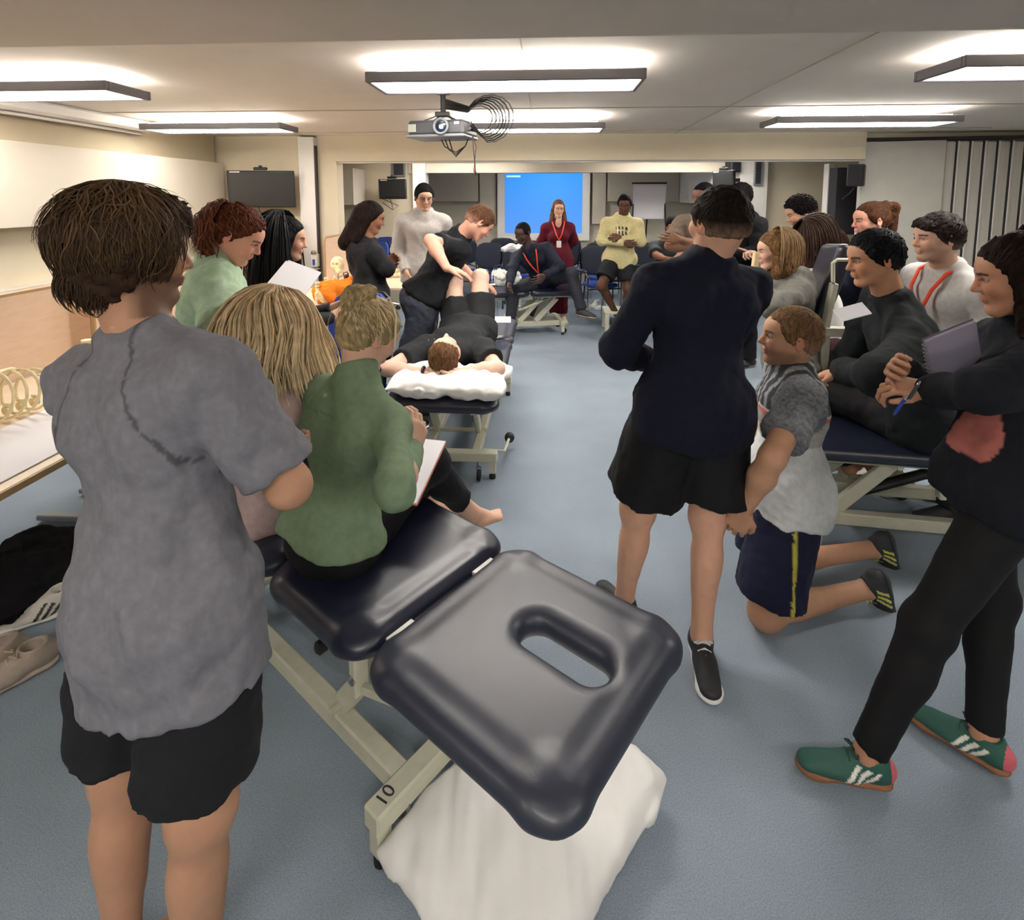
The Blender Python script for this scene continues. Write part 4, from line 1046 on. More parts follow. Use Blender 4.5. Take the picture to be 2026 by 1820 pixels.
# 1 man in the grey T-shirt, nearest on the left
def paint_heather(base, amt=.10, seed=3):
    nz = Noise(seed, .02, 1., 12)
    def f(q, C, p, o): return C * (1 + amt * np.clip(nz(p), -1, 1))[:, None]
    return f
def paint_grey(q, C, p, o):
    C = paint_heather(None, .08)(q, C, p, o)
    for y0, y1 in ((.055, .13), (-.055, -.15)):
        t = np.clip((q[:, 2] - .25) / .24, 0, 1); yy = y1 + (y0 - y1) * t
        m = (np.abs(q[:, 1] - yy) < .0035) & (q[:, 0] < 0) & (q[:, 2] > .25); C[m] *= .45
    return C
p1 = person('man in a heather grey T-shirt and black shorts, nearest the camera, seen from behind', 20, PD(283, 1.11, 1.395), PD(330, 1.05, .92), SK['tan'] * [1.0, .93, .88],
    head=P(262, 502, 1.13), face_az=40, nod=4, s=.97, sw=1.0, seed=1, vox=.0085, hs=1.02,
    arms={'r': [('B', .10, -.25, .155), ('B', .24, -.04, .20)], 'l': [('B', .12, .22, .21), ('B', .21, -.04, .175)]},
    hands={'l': dict(d=az(95), n=-az(20) * .2 + [0, 0, 1], curl=.5), 'r': dict(curl=.3)},
    legs={'l': [PD(248, 1.05, .49), PD(240, 1.0, .09)], 'r': [PD(400, .97, .49), PD(392, .95, .09)]},
    feet={'l': dict(bare=1, d=az(32)), 'r': dict(bare=1, d=az(44))},
    top=dict(col=C_('#77777f'), name='t_shirt', fit=.014, sleeve=.84, sfit=.022, hem=.20, flare=.008, loose=.022, wr=.008, paint=paint_grey),
    bot=dict(kind='shorts', col=BLK * 1.0, len=.80, flare=.035, fit=.018, wr=.005),
    beard=(C_('#4a3528'), .75),
    hair=dict(col=C_('#3a2a20'), t=.018, nape=-.105, rough=.006, wl=.035, add=[lambda H, s: ell(H(-.05 * s, 0, -.045 * s), (.062, .07, .07), H.ax, .03), lambda H, s: ell(H(.03 * s, 0, .088 * s), (.075, .072, .04), H.ax, .03), lambda H, s: cone(H(.02, -.075, .03), H(.035, -.082, -.03), .02, .012, k=.02), lambda H, s: cone(H(.07, -.05, .07), H(.098, -.02, .045), .02, .012, k=.02), lambda H, s: cone(H(-.03, -.072, 0), H(-.035, -.07, -.055), .026, .018, k=.02), lambda H, s: cone(H(-.03, .072, 0), H(-.035, .07, -.055), .026, .018, k=.02)]))
hair_locks(p1['root'], p1['H'], p1['hs'] * 1.14, C_('#4a3726'), 1100, .20, 5, r=.0028, jitter=.03, zone=(.55, 5.75), hug=.14)
hair_locks(p1['root'], p1['H'], p1['hs'] * 1.2, C_('#5a4430'), 260, .17, 25, r=.0018, jitter=.09, zone=(.7, 5.6), hug=.22)
hair_locks(p1['root'], Fr(p1['H'](-.045, 0, -.075), p1['H'].f, p1['H'].u), .62, C_('#3d2c1f'), 260, .12, 26, r=.003, jitter=.03, zone=(1.2, 5.1), hug=.2)
MB().tube([p1['neck'] - p1['f'] * .062 + p1['l'] * y + [0, 0, .045 - abs(y) * .15] + p1['f'] * abs(y) * .6 for y in np.linspace(-.055, .055, 9)], .0014, 6).build('necklace', mat_col(C_('#c9a86a'), .3), p1['root'])
# 2 woman with curly auburn hair in pale green scrubs
rs = np.random.RandomState(4)
def curls(H, s, n=70, seed=2, r=(.014, .026)):
    rr = np.random.RandomState(seed); out = []
    for i in range(n):
        z = rr.uniform(-.14, .09); x = rr.uniform(-.125, -.03 if z > 0 else -.045); y = rr.uniform(-.085, .085)
        v = np.array([x + .02, y, z * .75 + .01]); v = v / np.linalg.norm(v / np.array([.115, .095, .12]))
        out.append(ell(H(*(v + [-.02, 0, -.015])), (rr.uniform(*r),) * 3, None, .010))
    return out
h2 = P(470, 466, 2.2); H2 = Fr(h2, az(82, 32), [0, 0, 1])
p2 = person('woman with curly auburn hair in pale green scrubs looking down', 66, P(430, 522, 2.2), PD(424, 2.15, .90), SK['pink'], head=h2, face_az=82, nod=30, s=.97, fem=True, seed=2,
    arms={'r': [(452, 656, -1), (525, 655, 1)], 'l': [('B', .10, .2, .22), ('B', .28, .1, .3)]}, legs={'l': [PD(428, 2.2, .48), PD(425, 2.15, .08)], 'r': [PD(415, 2.1, .48), PD(412, 2.05, .08)]},
    feet={'l': dict(d=az(66), shoe=dict(cols=(C_('#dddddd'), C_('#eeeeee')))), 'r': dict(d=az(66), shoe=dict(cols=(C_('#dddddd'), C_('#eeeeee'))))},
    top=dict(col=C_('#a9c3a6'), name='scrub_top', fit=.03, sleeve=.86, sfit=.035, hem=.16, flare=.02, loose=.02, wr=.008, collar='none'), bot=dict(kind='long', col=C_('#a9c3a6'), fit=.025, name='scrub_trousers', mat='cloth'),
    hair=dict(col=C_('#5a2f1e'), t=.014, rough=.005, wl=.02, nape=-.05, side=False))
mm = curls(h2 is not None and H2, 1.); pq = solid(mm, .006, disp=Noise(5, .02, .005, 12))
mesh_np('curls', pq[0], pq[1], np.tile(C_('#5e3220'), (len(pq[0]), 1)) * (1 + .3 * np.sin(pq[0] @ np.array([150, 190, 170.])))[:, None], M['hair'], p2['root'])
hair_locks(p2['root'], H2, 1.12, C_('#6b3a24'), 190, .24, 9, r=.004, jitter=.03, zone=(2.0, 4.3), curl=.012)
# 3 woman with long black hair
h3 = P(566, 474, 2.7)
p3 = person('woman with long straight black hair and a black top holding a notepad', 62, P(556, 545, 2.7), P(560, 720, 2.68), SK['fair'] * [.92, .84, .8], head=h3, face_az=76, nod=8, s=.90, fem=True, seed=3,
    arms={'r': [('B', .02, -.2, .2), ('B', .22, -.12, .24)], 'l': [('B', .05, .2, .2), ('B', .25, .08, .25)]}, legs={'l': [PD(562, 2.7, .47), PD(560, 2.68, .08)], 'r': [PD(545, 2.62, .47), PD(545, 2.6, .08)]},
    feet={'l': dict(d=az(62), shoe=dict(cols=(BLK, BLK))), 'r': dict(d=az(62), shoe=dict(cols=(BLK, BLK)))},
    top=dict(col=C_('#17171a'), name='sweater', fit=.016, hem=.1, sfit=.015, mat='clothblack'), bot=dict(kind='long', col=BLK, fit=.012),
    hair=dict(col=C_('#0e0d10'), t=.014, rough=.0015, wl=.05, nape=-.1, add=[lambda H, s: cone(H(-.05, 0, .0), H(-.07, .0, -.26), .088, .085, n=H.l, s=1.0, k=.04), lambda H, s: cone(H(.0, -.07, .0), H(.01, -.085, -.22), .035, .04, k=.03), lambda H, s: cone(H(.0, .07, .0), H(.01, .085, -.22), .035, .04, k=.03), lambda H, s: cone(H(-.06, 0, -.2), H(-.075, .0, -.38), .085, .05, n=H.f, s=.5, k=.04)]))
hair_locks(p3['root'], p3['H'], 1.16, C_('#111014'), 480, .48, 6, r=.0035, jitter=.004, zone=(1.15, 5.13))
# 4 blonde seated on the couch in pale pink
h4 = P(543, 650, 1.76)
p4 = person('seated woman with long wavy blonde hair and a pale pink top', 32, P(515, 738, 1.70), PD(500, 1.78, .71), SK['fair'], head=h4, face_az=48, nod=26, s=.93, fem=True, seed=4, vox=.0085,
    arms={'r': [(585, 880, 1), (650, 850, 1)], 'l': [('B', .08, .2, .2), ('B', .3, .1, .18)]}, legs={'l': [('B', .42, .12, .0), ('B', .5, .12, -.4)], 'r': [('B', .42, -.1, .0), ('B', .5, -.1, -.4)]}, base=0.,
    feet={'l': dict(d=az(32), bare=1), 'r': dict(d=az(32), bare=1)},
    top=dict(col=C_('#c4aca8'), name='knit_top', fit=.012, sfit=.012, hem=.06, flare=.02, wr=.004), bot=dict(kind='long', col=C_('#1c1c22'), fit=.012),
    hair=dict(col=C_('#8a6c46'), t=.020, rough=.004, wl=.05, nape=-.1, add=[
        lambda H, s: cone(H(-.05, 0, .0), H(-.08, .04, -.16), .09, .085, k=.04), lambda H, s: cone(H(-.03, .07, -.02), H(-.08, .13, -.22), .05, .055, k=.03), lambda H, s: cone(H(-.08, .12, -.2), H(-.14, .2, -.30), .045, .02, k=.03),
        lambda H, s: cone(H(.01, -.075, -.0), H(.0, -.085, -.16), .045, .05, k=.03), lambda H, s: cone(H(.0, -.085, -.16), H(.02, -.05, -.24), .045, .025, k=.03)]))
for zn, n_, sd in (((.4, 3.2), 260, 7), ((3.2, 5.9), 260, 8)):
    hair_locks(p4['root'], p4['H'], 1.08, C_('#a3835a'), n_ * 2, .46, sd, r=.0040, jitter=.006, zone=zn, tips=C_('#eed9b2'), wave=.016)
# 5 blonde with a bun in a green long-sleeved top
h5 = P(730, 664, 1.68); n5 = P(708, 768, 1.60); q5 = PD(662, 1.56, .705)
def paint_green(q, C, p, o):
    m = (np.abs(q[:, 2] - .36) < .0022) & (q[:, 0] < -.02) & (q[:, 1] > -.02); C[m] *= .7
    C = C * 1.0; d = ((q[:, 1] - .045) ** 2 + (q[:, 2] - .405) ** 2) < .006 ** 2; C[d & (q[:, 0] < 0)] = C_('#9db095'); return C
p5 = person('seated blonde woman with hair in a bun and a sage green long-sleeved top, writing', 34, n5, q5, SK['fair'], head=h5, face_az=46, nod=30, s=.95, fem=True, seed=5, vox=.008, hs=1.0, sw=1.04, hw=.84,
    arms={'r': [(783, 972, -1, .28), (815, 895, 1, .25)], 'l': [('B', .10, .19, .14), ('B', .30, .06, .12)]},
    hands={'r': dict(d=np.array([.15, .55, .75]), n=[-.8, .3, -.3], curl=.55, side=1), 'l': dict(curl=.3)},
    legs={'r': [(850, 915, 1), (928, 1012, 1)], 'l': [(790, 880, 1), (850, 1000, 1)]},
    feet={'r': dict(bare=1, d=az(52)), 'l': dict(bare=1, d=az(40))},
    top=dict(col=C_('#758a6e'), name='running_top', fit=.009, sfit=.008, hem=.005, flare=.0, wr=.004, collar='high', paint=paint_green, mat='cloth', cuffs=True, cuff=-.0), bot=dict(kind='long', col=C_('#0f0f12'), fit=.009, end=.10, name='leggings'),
    hair=dict(col=C_('#9d8a66'), t=.012, rough=.003, wl=.03, nape=-.085, add=[lambda H, s: ell(H(-.085, .015, .085), (.048, .045, .045), H.ax, .02), lambda H, s: cone(H(-.10, .03, .10), H(-.075, -.02, .125), .022, .02, k=.01), lambda H, s: ell(H(-.112, .0, .075), (.022, .03, .03), H.ax, .012)]))
strands(p5, 700, 3, C_('#b39d78'), cen=(-.088, .012, .088), sc=1.0, off=.013, w=(.002, .0042), coil=90, nape=-.085, rmax=2.4)
hair_locks(p5['root'], p5['H'], 1.08, C_('#b9a27a'), 16, .20, 3, r=.0016, jitter=.03, zone=(2.2, 4.0), tips=C_('#cbb890'))
MB().tube([p5['H'](.055, -.074, -.005), p5['H'](.03, -.088, .03), p5['H'](.015, -.07, .085), p5['H'](.01, 0, .135), p5['H'](.015, .07, .085), p5['H'](.03, .088, .03)], .0035, 6).build('hairband', mat_col(C_('#d8cbb0')), p5['root'], True)
# 6 woman with crossed arms
h6 = P(733, 431, 4.0)
p6 = person('woman with long dark hair and crossed arms in a black hooded top', 58, P(727, 486, 4.0), PD(733, 3.95, .92), SK['brown'] * 1.15, head=h6, face_az=72, nod=16, s=.97, fem=True, seed=6, vox=.011,
    arms=cross(0, .03, .20), legs={'l': [PD(740, 4.0, .47), PD(742, 3.97, .08)], 'r': [PD(725, 3.9, .47), PD(725, 3.88, .08)]}, feet={'l': dict(d=az(60), shoe=dict(cols=(BLK, C_('#dddddd')))), 'r': dict(d=az(60), shoe=dict(cols=(BLK, C_('#dddddd'))))},
    top=dict(col=C_('#232227'), name='hooded_top', fit=.024, sfit=.02, hem=.14, hood=True, wr=.008), bot=dict(kind='long', col=C_('#1b1b20'), fit=.02),
    hair=dict(col=C_('#1f1512'), t=.012, rough=.002, wl=.05, nape=-.1, add=[lambda H, s: cone(H(-.06, 0, .0), H(-.12, .0, -.22), .075, .06, k=.04), lambda H, s: cone(H(-.02, -.07, .0), H(-.06, -.075, -.18), .03, .035, k=.03)]))
# 7 man in the off-white hoodie
p7 = person('tall man with glasses in an off-white hoodie, hands in pockets', 170, P(838, 424, 5.3), PD(838, 5.3, .98), SK['olive'], head=P(839, 391, 5.28), face_az=160, nod=14, s=1.06, seed=7, vox=.012,
    arms={'r': [('B', -.04, -.25, .20), ('B', .12, -.17, .02)], 'l': [('B', -.04, .25, .20), ('B', .12, .17, .02)]}, legs={'l': [PD(850, 5.3, .5), PD(850, 5.3, .09)], 'r': [PD(826, 5.3, .5), PD(826, 5.3, .09)]},
    feet={'l': dict(d=az(175), shoe=dict(cols=(BLK, C_('#dddddd')))), 'r': dict(d=az(165), shoe=dict(cols=(BLK, C_('#dddddd'))))},
    top=dict(col=C_('#a19b96'), name='hoodie', fit=.022, sfit=.020, hem=.10, hood=True, wr=.005), bot=dict(kind='long', col=C_('#1a1a20'), fit=.02),
    hair=dict(col=C_('#0f0e10'), t=.013, rough=.002, nape=-.045, fade=SK['olive'] * .45, fadez=.03))
gl = MB(); H = p7['H']
for y in (-1, 1): gl.tube([H(.105, y * (.033 + .022 * math.cos(a)), .003 + .017 * math.sin(a)) for a in np.linspace(0, 6.28, 13)[:-1]], .0016, 5, closed=True).tube([H(.104, y * .055, .006), H(0, y * .082, .006)], .0014, 5)
gl.build('glasses', mat_col(C_('#3a2a22'), .4), p7['root'])
# 8 instructor bending over the couch
h8 = P(948, 441, 4.1)
p8 = person('instructor in a black polo shirt bending over the lying man', 68, P(905, 470, 4.15), P(838, 588, 4.1), SK['pink'], head=h8, face_az=70, nod=46, s=1.03, seed=8, vox=.010, neck_len=1.1,
    arms={'r': [(852, 476, -1), (884, 530, -1)], 'l': [('B', .16, .18, .32), ('B', .35, .05, .30)]}, hands={'r': dict(d=np.array([.8, .25, -.25]), n=[.1, .2, -1], curl=.22, spread=.3), 'l': dict(d=np.array([.8, .25, -.4]), n=[.1, .2, -1], curl=.25)},
    legs={'r': [PD(812, 4.05, .5), PD(810, 4.1, .09)], 'l': [PD(845, 4.25, .5), PD(835, 4.35, .09)]}, feet={'r': dict(d=az(70), shoe=dict(cols=(BLK, BLK))), 'l': dict(d=az(60), shoe=dict(cols=(BLK, BLK)))},
    top=dict(col=C_('#15181d'), name='polo_shirt', fit=.018, sleeve=.72, sfit=.022, hem=-.01, wr=.007, mat='clothblack', collar='high', loose=.015), bot=dict(kind='long', col=C_('#565a68'), fit=.028, knee=1.1, wr=.008),
    hair=dict(col=C_('#5f4130'), t=.012, rough=.003, nape=-.05, fade=SK['pink'] * .5, fadez=.01))
MB().tube([p8['B'](.125 * math.cos(a), .165 * math.sin(a), .02) for a in np.linspace(0, 6.28, 21)[:-1]], .016, 6, closed=True).build('belt', mat_col(C_('#1a1210'), .5), p8['root'], True)
# 9 man lying on the centre couch
n9 = PD(893, 3.33, .74); q9 = PD(925, 3.87, .735)
p9 = person('man in a black T-shirt and black shorts lying on the centre couch with knees bent', np.array([0, .06, 1.]), n9, q9, SK['pale'], head=PD(880, 3.10, .79), Hf=(nrm(np.array([.03, .30, 1.])), nrm(np.array([-.05, -1., .12]))), s=1.0, seed=9, vox=.0095, base=.6,
    arms={'l': [P(766, 730, 3.14), P(838, 738, 3.05)], 'r': [P(984, 729, 3.12), P(912, 737, 3.03)]}, hands={'l': dict(d=np.array([1., -.05, .0]), n=[0, 0, 1], curl=.2), 'r': dict(d=np.array([-1., -.05, 0]), n=[0, 0, 1], curl=.2)},
    legs={'l': [P(898, 560, 4.1), PD(905, 4.35, .69)], 'r': [P(950, 549, 4.12), PD(957, 4.38, .69)]}, feet={'r': dict(bare=1, d=cF), 'l': dict(bare=1, d=cF)},
    top=dict(col=C_('#2b2d30'), name='t_shirt', fit=.016, sleeve=.62, sfit=.022, hem=.07, wr=.006, loose=.01), bot=dict(kind='shorts', col=C_('#1d1f22'), len=.62, flare=.02, fit=.022),
    beard=(C_('#8a6a55'), .3), hair=dict(col=C_('#6a4c34'), t=.011, rough=.003, nape=-.05, fade=SK['pale'] * .5, fadez=.0))
MB().tube([P(838, 738, 3.05) + np.array([0, .032 * math.cos(a), .032 * math.sin(a)]) for a in np.linspace(0, 6.28, 15)[:-1]], .011, 6, closed=True).build('wristband', mat_col(C_('#15161a'), .5), p9['root'], True)
text('shirt_logo', 'pfc', P(858, 692, 3.42) + [0, 0, .075], ((cR + cF * .35).tolist(), (cF * .9 - cR * .3 + cU * -.15).tolist(), (0, -.25, 1)), .075, mat_col(C_('#d8dadc')), p9['root'], .004)
# 10 seated man with lanyard on the far couch
SH10 = dict(cols=(C_('#2a2a2e'), C_('#8a7a6c')))
p10 = person('man in a navy top with an orange lanyard sitting on the far couch', 192, P(1048, 492, 6.5), PD(1078, 6.82, .67), SK['deep'], head=P(1034, 461, 6.42), face_az=-142, nod=22, s=1.02, seed=10, vox=.011, base=.56,
    arms={'l': [(1108, 528, -1), (1078, 545, -1)], 'r': [(1012, 535, -1), (1008, 562, -1)]}, legs={'r': [(1014, 574, -1), (1008, 655, -1)], 'l': [(1130, 543, -1), (1152, 614, 1)]},
    feet={'r': dict(d=az(200), shoe=SH10), 'l': dict(d=az(130), shoe=SH10)},
    top=dict(col=C_('#14182a'), name='sports_top', fit=.022, sfit=.022, hem=.05, wr=.007, mat='clothblack'), bot=dict(kind='long', col=C_('#2c2d35'), fit=.02, wr=.006), hair=dict(col=C_('#141113'), t=.004, rough=.001, nape=-.045))
lanyard(p10, x=.012)
# 11 woman in maroon
p11 = person('woman in a maroon uniform with a badge, standing before the projection screen', 180, P(1104, 441, 7.35), PD(1104, 7.35, .88), SK['fair'], head=P(1105, 413, 7.33), face_az=174, nod=6, s=.99, fem=True, seed=11, vox=.012,
    arms={'r': [('B', -.10, -.215, .22), ('B', -.15, -.06, .05)], 'l': [('B', -.10, .215, .22), ('B', -.15, .06, .05)]}, legs={'l': [PD(1113, 7.35, .48), PD(1114, 7.35, .08)], 'r': [PD(1096, 7.35, .48), PD(1096, 7.35, .08)]},
    feet={'l': dict(d=az(172), shoe=dict(cols=(C_('#d8cfae'), C_('#cfc5a5')), high=.05)), 'r': dict(d=az(186), shoe=dict(cols=(C_('#d8cfae'), C_('#cfc5a5')), high=.05))},
    top=dict(col=C_('#5a1424'), name='tunic', fit=.024, sfit=.026, hem=.14, wr=.006, collar='v', flare=.01), bot=dict(kind='long', col=C_('#5a1424'), fit=.018, end=.04, mat='cloth'),
    hair=dict(col=C_('#6a4a35'), t=.010, rough=.003, nape=-.08, add=[lambda H, s: cone(H(-.02, -.07, -.02), H(.0, -.09, -.16), .028, .034, k=.03), lambda H, s: cone(H(-.02, .07, -.02), H(.0, .09, -.16), .028, .034, k=.03)]))
lanyard(p11, drop=.22, x=.03)
# 12 man in the yellow hoodie
def paint_print(q, C, p, o):
    x, y, z = q.T; m = (x > .05) & (np.abs(y) < .075) & (z > .34) & (z < .44)
    k = (np.sin(y * 150 + 1) > -.1) & (np.abs(np.sin(z * 62 + .5)) > .35); C[m & k] = C_('#2a2a30')
    C[m & (y < -.045) & (z < .40)] = C_('#c8563a'); C[(x > .05) & (np.abs(y + .055) < .009) & (z > .33) & (z < .42)] = C_('#e8e2d8'); return C
p12 = person('man in a pale yellow hoodie with crossed arms and black shorts', 186, P(1231, 432, 6.75), PD(1226, 6.85, .93), SK['dark'], head=P(1236, 404, 6.68), face_az=-164, nod=22, s=1.0, seed=12, vox=.010,
    arms=cross(.02, .03, .235), hands={'l': dict(curl=.6), 'r': dict(curl=.6)}, legs={'r': [P(1190, 566, 6.65), P(1222, 626, 6.8)], 'l': [P(1243, 572, 6.75), P(1236, 624, 6.95)]},
    feet={'r': dict(d=az(200), shoe=dict(cols=(C_('#d8d8d2'), C_('#e8e8e4')))), 'l': dict(d=az(200), shoe=dict(cols=(C_('#c9cfc0'), C_('#e8e8e4'))))},
    top=dict(col=C_('#c4b98a'), name='hoodie', fit=.024, sfit=.024, hem=.08, hood=True, wr=.005, paint=paint_print), bot=dict(kind='shorts', col=C_('#14161c'), len=.72, flare=.03, fit=.025), hair=dict(col=C_('#121013'), t=.006, rough=.001, nape=-.045))
# 13 man in dark grey polo at the far table
p13 = person('man in a dark grey shirt leaning over the far table, head bowed', 188, P(1322, 478, 7.05), PD(1322, 7.35, .74), SK['brown'], head=P(1330, 446, 6.88), face_az=-172, nod=38, s=1.0, seed=13, vox=.012, base=.46,
    arms={'r': [P(1298, 505, 6.95), P(1318, 512, 6.75)], 'l': [P(1352, 500, 6.95), P(1335, 512, 6.75)]}, legs={'r': [PD(1308, 6.95, .56), PD(1308, 6.95, .09)], 'l': [PD(1338, 6.95, .56), PD(1338, 6.95, .09)]}, feet={'r': dict(d=az(180), shoe=SH10), 'l': dict(d=az(180), shoe=SH10)},
    top=dict(col=C_('#3d4144'), name='polo_shirt', fit=.02, sleeve=.75, sfit=.024, hem=.05), bot=dict(kind='long', col=C_('#20222a'), fit=.018), hair=dict(col=C_('#1a1413'), t=.005, rough=.001, nape=-.04))
# 14 man in brown T-shirt, 15 man in black hoodie
p14 = person('man in a brown T-shirt with folded bare arms behind the navy sweater', -140, P(1388, 430, 5.0), PD(1392, 5.1, .95), SK['brown'] * .75, head=P(1392, 390, 4.95), face_az=-118, nod=12, s=1.05, seed=14, vox=.011, beard=(C_('#1a1413'), .8),
    arms={'r': [P(1325, 486, 4.9), P(1368, 492, 4.78)], 'l': [P(1420, 492, 4.85), P(1345, 474, 4.78)]}, legs={'l': [PD(1400, 5.05, .5), PD(1400, 5.1, .09)], 'r': [PD(1380, 5.1, .5), PD(1380, 5.15, .09)]}, feet={'r': dict(d=az(-140), shoe=SH10), 'l': dict(d=az(-140), shoe=SH10)},
    top=dict(col=C_('#6e5f52'), name='t_shirt', fit=.024, sleeve=.7, sfit=.026, hem=.1), bot=dict(kind='long', col=BLK, fit=.02), hair=dict(col=C_('#121013'), t=.007, rough=.0015, nape=-.05))
p15 = person('man with short black curls in a black hoodie behind the navy sweater', -105, P(1472, 430, 5.4), PD(1480, 5.4, .95), SK['dark'], head=P(1463, 390, 5.35), face_az=-100, nod=10, s=1.05, seed=15, vox=.011,
    arms={'r': [('B', 0, -.24, .22), ('B', .22, -.15, .24)], 'l': [('B', .05, .24, .22), ('B', .26, .10, .22)]}, legs={'l': [PD(1480, 5.35, .5), PD(1482, 5.35, .09)], 'r': [PD(1470, 5.5, .5), PD(1472, 5.5, .09)]}, feet={'r': dict(d=az(-110), shoe=SH10), 'l': dict(d=az(-110), shoe=SH10)},
    top=dict(col=C_('#111114'), name='hoodie', fit=.03, sfit=.03, hem=.1, hood=True), bot=dict(kind='long', col=BLK, fit=.02), hair=dict(col=C_('#0f0d0e'), t=.018, rough=.005, wl=.02, nape=-.05))
# 16 man in the navy half-zip, centre right
h16 = P(1420, 443, 1.93)
def mole(q, C, p, o): return C
p16 = person('man in a navy sweater and black shorts with arms crossed, back to the camera', -14, PD(1395, 1.95, 1.45), PD(1372, 1.95, .96), SK['fair'] * [.98, .9, .86], head=h16, face_az=-22, nod=-4, s=1.04, seed=16, vox=.009, sw=1.02,
    arms={'l': [(1222, 693, 1), (1285, 712, 1)], 'r': [('B', .12, -.235, .22), ('B', .17, .04, .25)]}, hands={'r': dict(d=az(-108), n=[0, 0, 1], curl=.4), 'l': dict(curl=.4)},
    legs={'l': [PD(1262, 2.0, .50), PD(1235, 2.04, .09)], 'r': [PD(1400, 1.95, .50), PD(1388, 1.86, .09)]}, feet={'r': dict(d=az(188), none=0, shoe=dict(cols=(C_('#26282c'), C_('#e8e6e2')), laces=C_('#dddddd'))), 'l': dict(d=az(-20), shoe=dict(cols=(C_('#26282c'), C_('#e8e6e2'))))},
    top=dict(col=C_('#131727'), name='sweater', fit=.020, sfit=.020, hem=.13, wr=.006, collar='high', flare=.0, loose=.01), bot=dict(kind='shorts', col=C_('#0d0e12'), len=.80, flare=.045, fit=.032, wr=.005, waist=.05),
    hair=dict(col=C_('#1f1815'), t=.013, rough=.003, nape=-.03, fade=SK['fair'] * .30, fadez=.02))
# 17 woman in grey hoodie pointing
p17 = person('woman with a light brown bob in a grey hooded top, pointing', -88, P(1553, 547, 3.1), PD(1560, 3.1, .80), SK['fair'], head=P(1533, 497, 3.08), face_az=-82, nod=6, s=.93, fem=True, seed=17, vox=.0095,
    arms={'l': [(1530, 610, -1), (1500, 560, 1)], 'r': [(1500, 575, 1), (1506, 508, 1)]}, hands={'r': dict(d=np.array([-.7, .1, .35]), n=[-.3, -.2, -1], curls=[.05, .9, 1.0, 1.0], side=-1), 'l': dict(d=np.array([-.8, .2, .1]), n=[0, 0, 1], curl=.4)},
    legs={'l': [PD(1545, 3.05, .42), PD(1550, 3.1, .09)], 'r': [PD(1545, 3.2, .42), PD(1550, 3.2, .09)]}, feet={'r': dict(d=az(-90), shoe=SH10), 'l': dict(d=az(-90), shoe=SH10)},
    top=dict(col=C_('#77766f'), name='hooded_top', fit=.022, sfit=.024, hem=.1, hood=True, wr=.007), bot=dict(kind='long', col=C_('#55565a'), fit=.018, mat='cloth'),
    hair=dict(col=C_('#6e5236'), t=.014, rough=.002, nape=-.1, add=[lambda H, s: cone(H(-.04, 0, .0), H(-.04, 0, -.10), .085, .082, k=.03), lambda H, s: cone(H(-.01, .06, .03), H(-.01, .07, -.10), .028, .03, k=.03), lambda H, s: cone(H(-.01, -.06, .03), H(-.01, -.07, -.10), .028, .03, k=.03)]))
hair_locks(p17['root'], p17['H'], 1.11, C_('#7d6042'), 520, .25, 12, r=.003, jitter=.004, zone=(1.35, 4.93), tips=C_('#a98a62'))
# 18 man with dark curls, 19 woman bending her head
p18 = person('man with short dark curly hair looking down, behind the bowed woman', -78, P(1600, 458, 4.35), PD(1612, 4.38, .95), SK['fair'] * [.93, .86, .8], head=P(1583, 420, 4.32), face_az=-82, nod=24, s=1.0, seed=18, vox=.0095,
    arms={'l': [('B', .0, .24, .22), ('B', .2, .12, .2)], 'r': [('B', .0, -.24, .22), ('B', .2, -.12, .2)]}, legs={'l': [PD(1612, 4.32, .5), PD(1612, 4.32, .09)], 'r': [PD(1608, 4.48, .5), PD(1608, 4.48, .09)]}, feet={'r': dict(d=az(-80), shoe=SH10), 'l': dict(d=az(-80), shoe=SH10)},
    beard=(C_('#2a1c16'), .55), top=dict(col=C_('#17181c'), name='jacket', fit=.026, sfit=.026, hem=.1, collar='high'), bot=dict(kind='long', col=BLK, fit=.02), hair=dict(col=C_('#171214'), t=.022, rough=.006, wl=.022, nape=-.04, fade=SK['fair'] * .3, fadez=-.01))
p19 = person('woman with dark brown hair bowing over a sheet, black top and red lanyard', -92, P(1632, 508, 3.82), PD(1650, 3.87, .82), SK['fair'] * .95, head=P(1612, 470, 3.80), face_az=-96, nod=48, s=.97, fem=True, seed=19, vox=.0095,
    arms={'l': [('B', .04, .22, .22), ('B', .26, .08, .22)], 'r': [('B', .04, -.22, .22), ('B', .26, -.08, .25)]}, legs={'l': [PD(1625, 3.85, .5), PD(1630, 3.85, .09)], 'r': [PD(1625, 4.0, .5), PD(1630, 4.0, .09)]}, feet={'r': dict(d=az(-80), shoe=SH10), 'l': dict(d=az(-80), shoe=SH10)},
    top=dict(col=C_('#161418'), name='jacket', fit=.026, sfit=.024, hem=.1), bot=dict(kind='long', col=C_('#1b1b20'), fit=.018), hair=dict(col=C_('#2a1c16'), t=.02, rough=.003, nape=-.1, add=[lambda H, s: cone(H(-.05, 0, .02), H(-.07, .0, -.13), .09, .09, k=.04), lambda H, s: cone(H(-.06, 0, -.1), H(-.03, .02, -.26), .09, .05, k=.04), lambda H, s: cone(H(.03, .06, .05), H(.02, .07, -.06), .03, .03, k=.03)]))
hair_locks(p19['root'], p19['H'], 1.22, C_('#33221b'), 520, .36, 13, r=.003, jitter=.004, zone=(.8, 5.5), tips=C_('#4a382e'))
lanyard(p19, drop=.2, badge=False, x=.03)
